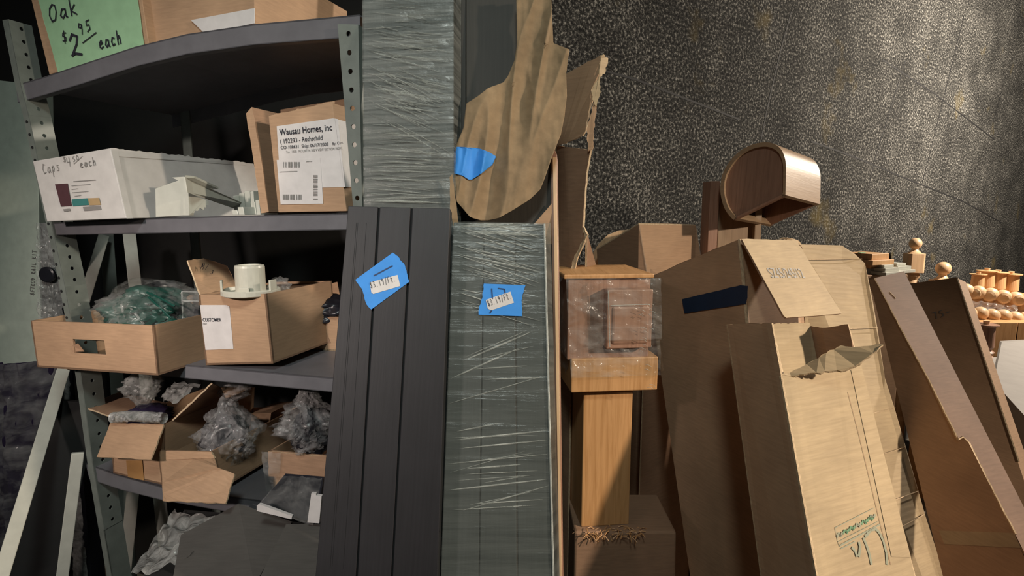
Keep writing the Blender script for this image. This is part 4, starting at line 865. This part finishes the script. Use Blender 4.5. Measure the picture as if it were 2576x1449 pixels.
# scored folded sheet
kp0 = plane(P(2014, 614, 1.24), P(2118, 617, 1.20+.12), P(2060, 1400, .94))
kk = trace([(2013, 614), (2118, 617), (2150, 638), (2176, 662), (2195, 753), (2208, 830), (2226, 950), (2250, 1025), (2279, 1124), (2327, 1294), (2390, 1490)], kp0)
e0 = floorpt(kk[-2], kk[-1]); mm = M(); mm.sheet(kk[:-1]+[e0, V3((kk[0].x, e0.y, 0))], .006)
t_ = thing('scored_cardboard_sheet', 'tall flattened cardboard sheet with horizontal score creases', 'cardboard sheet', V3((e0.x, e0.y, 0)))
mm.build('sheet', ['kraft_pale', 'kraft_edge'], t_)
mm = M(); kq = off(kp0, .0004)
for a, b_ in (((2024, 653), (2168, 651)), ((2120, 828), (2207, 824)), ((2192, 1040), (2252, 1025)), ((2216, 1144), (2277, 1124)), ((2268, 1325), (2325, 1294)), ((2238, 1262), (2310, 1235))):
    mm.tube([PL(*a, kq), PL(*b_, kq)], .0009, 5)
mm.build('score_crease', 'kraft_edge', t_)

# near torn long box
A0, R0, D0, B0 = P(1830, 815, .97), P(1941, 812, .885), P(2037, 812, 1.04), P(2134, 815, .96)
A1, R1, B1 = P(1905, 1366, .83), P(2042, 1378, .745), P(2289, 1400, .80)
Rm = lerp(R0, R1, (945-812)/(1378-812)*1.12)
t_ = thing('torn_long_box', 'long upright pale cardboard box with ragged torn open top in front', 'cardboard box', V3((R1.x, .5, 0)))
Af, Rf, Bf = floorpt(A0, A1), floorpt(R0, R1), floorpt(B0, B1)
mm = M(); mm.sheet(rag([A0, R0], .0012, .01, closed=False)+[Rf, Af], .0035); mm.build('left_panel', ['kraft', 'kraft_edge'], t_)
npl = plane(R1, B1, Rm); ft = trace([(1964, 945), (2020, 938), (2080, 932), (2137, 926), (2166, 915)], npl)
mm = M(); Bn = floorpt(ft[-1], B1); mm.sheet(rag(ft, .001, .008, closed=False)+[Bn, Rf], .0035); fr = mm.build('front_panel', ['kraft_pale', 'kraft_edge'], t_)
Df = floorpt(D0, D0+(Rf-R0))
mm = M(); mm.sheet(rag([R0+(D0-R0)*.02, lerp(R0, D0, .55)+Z*.002, D0], .0015, .006, closed=False)+[Df, Af] if False else [A0, *rag([lerp(A0, D0, .3), D0], .0015, .006, closed=False), Df, Af], .0035); mm.build('rear_left_panel', ['kraft_pale', 'kraft_edge'], t_)
mm = M(); mm.sheet(rag([D0+Z*-.006, P(2068, 824, 1.01), P(2133, 815, .965), P(2146, 866, .955)], .0012, .006, closed=False)+[Bf, Df], .0035); mm.build('rear_right_panel', ['kraft_dark', 'kraft_edge'], t_)  # darker cardboard stands in for the shade inside the box
mm = M(); mm.sheet(rag([PL(1966, 944, npl), P(2020, 922, .87), P(2068, 891, .865), P(2116, 868, .87), P(2160, 872, .85), P(2206, 864, .84), P(2222, 866, .835), P(2206, 882, .83), P(2164, 915, .835), P(2126, 931, .84), P(2054, 937, .845), P(1990, 946, .855)], .0018, .006), .004); mm.build('torn_flap', ['kraft_pale', 'kraft_edge'], t_)
mm = M(); mm.sheet(rag([P(1943, 815, .89), P(1948, 890, .885), P(1966, 943, .872), P(1972, 938, .88), P(1958, 900, .90), P(1951, 850, .90)], .0012, .006), .001, 0, 0); mm.build('frayed_edge', 'kraft_edge', t_)
mm = M(); nq = off(npl, .0003)
line(mm, nq, [(2132, 985), (2160, 1093), (2212, 1310), (2240, 1420)], .0008); mm.build('seam', 'kraft_dark', t_)
mm = M(); patch(mm, nq, [(2140, 930), (2164, 917), (2291, 1402), (2242, 1400)]); mm.build('seam_tape', 'kraft_pale', t_)
mm = M(); nq2 = off(npl, .0006)
line(mm, nq2, [(2100, 1327), (2196, 1278)], .0010); line(mm, nq2, [(2100, 1327), (2107, 1360), (2112, 1374)], .0008); line(mm, nq2, [(2108, 1362), (2208, 1311)], .0008)
line(mm, nq2, [(2112, 1372), (2214, 1318)], .0022); line(mm, nq2, [(2114, 1380), (2150, 1362)], .0016); mm.build('printed_frame', 'ink_gy', t_)
mm = M(); cols = []
def bow(cx, cy):
    line(mm, nq2, [(cx-7, cy+6), (cx-3, cy-5), (cx+3, cy+2), (cx+7, cy-7)], .0034); line(mm, nq2, [(cx-4, cy-4), (cx+5, cy+4)], .0026)
for k in (1, 2, 4, 5): bow(2112+k*15.5, 1345-k*8.0)
mm.build('printed_border', 'ink_gr', t_)
mm = M()
for k in (0, 3): bow(2112+k*15.5, 1345-k*8.0)
bow(2194, 1300)
for pts in ([(2190, 1332), (2203, 1330), (2213, 1342), (2222, 1362), (2229, 1390), (2231, 1420)], [(2175, 1350), (2180, 1345), (2190, 1332)], [(2171, 1352), (2178, 1368), (2186, 1392), (2192, 1420)], [(2160, 1362), (2163, 1375), (2160, 1400)], [(2142, 1376), (2150, 1384), (2156, 1400)]):
    line(mm, nq2, pts, .0044)
mm.build('printed_letters', 'ink_gy', t_)

# leaning long cartons far right
r0 = P(2199, 700, 1.50); LP = plane(r0, P(2553, 1341, .93), P(2345, 1340, 1.04)); UPp = plane(r0, P(2553, 1341, .93), P(2274, 682, 1.55))
rr = trace([(2199, 700), (2269, 833), (2338, 960), (2409, 1104), (2420, 1098), (2436, 1112), (2447, 1134), (2500, 1240), (2553, 1341)], UPp)
rL = trace([(2199, 700), (2269, 833), (2338, 960), (2409, 1104), (2420, 1098), (2436, 1112), (2447, 1134), (2500, 1240), (2553, 1341)], LP)
l0_, l1_ = trace([(2187, 704), (2345, 1340)], LP); t0_, t1_ = trace([(2274, 682), (2537, 1199)], UPp)
t_ = thing('leaning_long_carton', 'long brown carton leaning diagonally, torn along its near edge, pale tape band below', 'cardboard box', V3((1.0, .7, 0)))
rf = floorpt(rr[0], rr[-1]); lf = floorpt(l0_, l1_); tf_ = floorpt(t0_, t1_)
rag_e = rag(rr, .0007, .012, closed=False)
mm = M(); mm.sheet(rL+[floorpt(rL[0], rL[-1]), lf, l0_], .004); mm.build('left_panel', ['kraft', 'kraft_edge'], t_)
mm = M(); mm.sheet([p+V3((.001, .001, .001)) for p in rag_e]+[rf, tf_, t1_, t0_], .004); mm.build('upper_panel', ['kraft_shade', 'kraft_edge'], t_)  # upper panel's darker kraft is painted shade, the lamp would overlight it
mm = M(); mm.tube([p+V3((-.001, -.003, 0)) for p in rag_e], .0020, 5); mm.build('worn_edge', 'kraft_edge', t_)
mm = M(); mm.sheet(trace([(2362, 1334), (2551, 1340), (2568, 1378), (2375, 1368)], off(LP, .001)), .0006, 0, 0); mm.build('tape_band', 'kraft_pale', t_)
mm = M(); mm.tube(trace([(2238, 734), (2253, 750)], off(UPp, .001)), .0012, 5); mm.build('scratch', 'kraft_edge', t_)
rl = floorpt
t_ = thing('leaning_long_carton', 'second long brown carton farther right with faint pencil mark near its top', 'cardboard box', V3((1.6, 1.2, 0)))
u0, u1, u2, u3 = P(2286, 713, 2.08), P(2405, 697, 1.98), P(2560, 1160, 1.52), P(2440, 1160, 1.62)
mm = M(); g = [u0, u1, rl(u1, u2), rl(u0, u3)]; mm.sheet(g, .05, 0, 1); mm.build('carton', ['kraft', 'kraft'], t_, bevel=.001)
up_ = plane(u0, u1, u2); mm = M(); ink(mm, '75-', off(up_, .001), 2350, 803, 2398, 790, .028, .003); mm.build('pencil_mark', 'ink_g', t_)
mm = M(); mm.tube([u1+V3((0, -.003, 0)), u2+V3((0, -.003, 0))], .003, 5); mm.build('pale_edge', 'kraft_pale', t_)

# stack of caps on a crate
cr0 = P(2140, 700, 2.35); cr1 = P(2300, 700, 2.35); mm = M(); mm.box(V3((cr0.x, cr0.y, 0)), V3((cr1.x-cr0.x, .04, 0)), Z*(P(2230, 693, 2.35).z), V3((0, .22, 0)))
tag(mm.build('crate', 'kraft', bevel=.003), 'low cardboard crate under the loose newel caps', 'crate'); zt = P(2230, 693, 2.35).z
def capstack(px, Y, z, w_, tiers, mat, yaw, t):
    c = P(px, 690, Y); c.z = z; a = math.radians(yaw); u = V3((math.cos(a), math.sin(a), 0)); v = V3((-u.y, u.x, 0)); hz = 0
    for k, (s, h) in enumerate(tiers):
        mm = M(); mm.box(c-u*w_*s/2-v*w_*s/2+Z*hz, u*w_*s, Z*h, v*w_*s); mm.build('tier', mat, t, bevel=.002); hz += h
    return hz
zc_ = P(2180, 672, 2.45).z
mm = M(); c0_ = P(2172, 690, 2.47); mm.box(V3((c0_.x-.07, c0_.y-.07, zt)), V3((.14, 0, 0)), Z*(zc_-zt), V3((0, .14, 0))); tag(mm.build('wrapped_block', 'bag_w', bevel=.004), 'film wrapped block under the orange wooden cap', 'wrapped block')
t_ = thing('tiered_wooden_cap', 'orange tiered wooden newel cap with green mark on top', 'newel cap', P(2180, 672, 2.45)); h_ = capstack(2178, 2.46, zc_, .145, ((.72, .008), (.86, .008), (1.0, .022), (.8, .026)), 'pinewood', 24, t_)
mm = M(); c_ = P(2168, 690, 2.44); c_.z = zc_+h_; mm.box(c_+V3((-.02, -.01, 0)), V3((.03, .01, 0)), Z*.003, V3((0, .02, 0))); mm.build('green_mark', 'green', t_)
for k, (px, Y_, yw, lab) in enumerate(((2215, 2.42, 24, 'white tiered post cap lying nearest the orange cap'), (2246, 2.50, 24, 'white tiered post cap lying left of the ball topped newel'))):
    t_ = thing('post_cap', lab, 'post cap', V3((P(px, 690, Y_).x, Y_, zt)), 'white post caps on the crate'); capstack(px, Y_, zt, .12, ((1.0, .014), (.8, .016), (.55, .012)), 'vinyl', yw, t_)
def newel(px, py, Y, r, hb, lab, blk=True):
    c = P(px, py, Y); t = thing('ball_newel', lab, 'newel post', V3((c.x, c.y, 0)), None)
    n = 14; prof = [(r*math.sin(math.pi*k/n), -r*math.cos(math.pi*k/n)) for k in range(n+1)]
    mm = M(); mm.lathe(c, prof[1:-1]+[(.001, r)], 32); mm.build('ball_finial', 'maple', t, smooth=True)
    mm = M(); mm.lathe(c-Z*(r*1.55), [(r*.95, -r*.15), (r*1.0, 0), (r*.7, r*.2), (r*.5, r*.5), (r*.55, r*.75)], 32); mm.build('neck', 'maple', t, smooth=False)
    zt_ = c.z-r*1.7; h = hb; a = math.radians(35); K = r*1.32; cc = []
    for i in range(4):
        for s in (-.16, .16):
            an_ = a+i*math.pi/2+s; cc.append(V3((math.cos(an_), math.sin(an_), 0))*K*1.25)
    b0 = V3((c.x, c.y, zt_)); mm = M(); mm.prism([b0+p for p in cc], V3((0, 0, -h))); mm.build('square_block', 'maple', t, bevel=.002)
    zb = zt_-h; mm = M(); H = zb; mm.lathe(V3((c.x, c.y, 0)), [(r*1.2, 0), (r*1.2, H*.25), (r*.8, H*.27), (r*1.15, H*.34), (r*.95, H*.6), (r*.75, H*.85), (r*.8, H*.93), (r*1.05, H*.95), (r*.85, H*.965), (r*1.15, H*.985), (r*.9, H)], 32); mm.build('turned_shaft', 'maple', t, smooth=False)
newel(2303, 612, 3.02, .031, .105, 'taller ball topped turned newel casting a shadow on the dark wall')
newel(2373, 675, 2.95, .036, .10, 'shorter ball topped newel just right of the taller one')

# finial pile on the crate at far right
zc2 = P(2470, 806, 2.55).z
cA = P(2432, 806, 2.5); mm = M(); w_ = P(2640, 806, 2.5)-cA
t_ = thing('finial_crate', 'crate stacked with wooden ball finials at far right', 'crate', V3((cA.x, 2.5, 0)))
for i, (a, b_) in enumerate(((0, .30), (.31, .62), (.63, .94))):
    p = cA+w_*a; mm = M(); mm.prism([V3((p.x, p.y, zc2)), V3((p.x, p.y, zc2))+w_*(b_-a), V3((p.x, p.y, zc2-.16))+w_*(b_-a), V3((p.x, p.y, zc2-.16))], V3((.01, .01, 0))); mm.build('front_board', 'oak', t_, bevel=.002)
mm = M(); p = V3((cA.x, cA.y, 0)); mm.box(V3((cA.x, cA.y+.012, 0)), V3((w_.x, 0, 0)), Z*(zc2-.001), V3((0, .26, 0))); mm.build('crate_body', 'oak', t_, bevel=.002)
mm = M(); pp = [P(2450, 808, 2.48), P(2456, 808, 2.48), P(2478, 900, 2.46), P(2470, 900, 2.46)]; mm.sheet(pp, .012, 0, 0); mm.build('corner_strip', 'maple', t_)
proto = None
def finial(px, py, Y, r, ax, i):
    global proto
    c = P(px, py, Y)
    if proto is None:
        t = thing('ball_finial', 'pale turned wooden ball finial in the pile on the far right crate', 'finial', c, 'wooden ball finials on the crate')
        n = 12; mm = M(); mm.lathe(c, [(r*math.sin(math.pi*k/n), -r*math.cos(math.pi*k/n)) for k in range(1, n)], 28, V3((0, 0, 1))); mm.build('ball', 'maple', t, smooth=True)
        mm = M(); mm.lathe(c, [(r*.5, -r*1.7), (r*.8, -r*1.5), (r*.8, -r*1.35), (r*.45, -r*1.1), (r*.6, -r*.8)], 24); mm.build('stem', 'maple', t, smooth=False); proto = t
    else:
        t = proto.copy(); C.objects.link(t)
        for ch in proto.children:
            k = ch.copy(); C.objects.link(k); k.parent = t
        t.location = c
    t.rotation_euler = ax
for i in range(7): finial(2437+i*29, 787+i*3.2-(i % 2)*2, 2.60, .033, (1.25, 0, .3*math.sin(i*2.1)), i)
for i in range(6): finial(2430+i*31, 730+i*5, 2.68, .034, (-.35, 1.5, .2*i), i)
for i in range(6): finial(2445+i*31, 757+i*3, 2.72, .030, (1.1, .4, .3*i), i)
mm = M(); g = [P(2412, 752, 2.62), P(2560, 770, 2.62), P(2560, 785, 2.56), P(2412, 768, 2.56)]
mm.grid(lambda s, t: quad(g, s, t)+V3((0, 0, .012*noise.noise(V3((s*9, t*3, 2))))), 40, 10); tag(mm.build('clear_film', 'film_c'), 'crinkled clear film between the two rows of finials', 'plastic film')
def spindle(px, y0, y1, Y, r, mat, lab, z0=None):
    a, b_ = P(px, y0, Y), P(px, y1, Y); H = a.z-b_.z; t = thing('turned_post', lab, 'turned post', V3((a.x, a.y, b_.z)))
    mm = M(); mm.lathe(V3((a.x, a.y, b_.z)), [(r*.7, 0), (r*1.1, H*.06), (r*.75, H*.1), (r*1.15, H*.18), (r*.8, H*.24), (r*1.05, H*.32), (r*.95, H*.85), (r*1.3, H*.88), (r*1.3, H*.91)], 28); mm.build('shaft', mat, t, smooth=False)
    mm = M(); mm.lathe(V3((a.x, a.y, b_.z+H*.91)), [(r*.3, 0), (r*.35, H*.09)], 20); mm.build('dowel_pin', 'maple', t); return t
spindle(2462, 684, 735, 2.86, .028, 'pinewood', 'short tan turned post standing behind the finials'); spindle(2484, 674, 740, 2.90, .036, 'pinewood', 'orange turned post standing behind the finials, second from left')
spindle(2512, 678, 745, 2.90, .036, 'pinewood', 'orange turned post third from left behind the finials'); spindle(2545, 682, 750, 2.90, .036, 'pinewood', 'orange turned post rightmost behind the finials')
mm = M(); a = P(2440, 742, 2.80); b_ = P(2640, 742, 2.80); mm.box(V3((a.x, a.y, 0)), V3((b_.x-a.x, 0, 0)), Z*P(2500, 742, 2.86).z, V3((0, .25, 0)))
tag(mm.build('crate', 'oak', bevel=.003), 'plain crate behind the finials carrying the orange turned posts', 'crate')
t_ = spindle(2482, 806, 900, 2.30, .034, 'redwood', 'reddish turned post standing in front of the finial crate')
mm = M(); a = P(2490, 905, 2.2); mm.box(V3((a.x-.10, a.y-.1, 0)), V3((.6, 0, 0)), Z*P(2482, 900, 2.30).z, V3((0, .22, 0))); tag(mm.build('low_table', 'pale_grey', bevel=.004), 'pale grey slab under the reddish turned post at far right', 'table')
mm = M(); ps = trace([(2520, 860), (2700, 850), (2700, 1180), (2530, 1100), (2500, 960)], lean(2520, 860, 2.15, 1100, 1.6)); mm.prism(ps[:3]+[V3((ps[3].x, ps[3].y, 0)), V3((ps[4].x, ps[3].y, 0)), ps[4]], V3((.01, .02, 0)))
tag(mm.build('pale_panel', 'pale_grey'), 'pale grey panel leaning at the far right edge', 'panel')
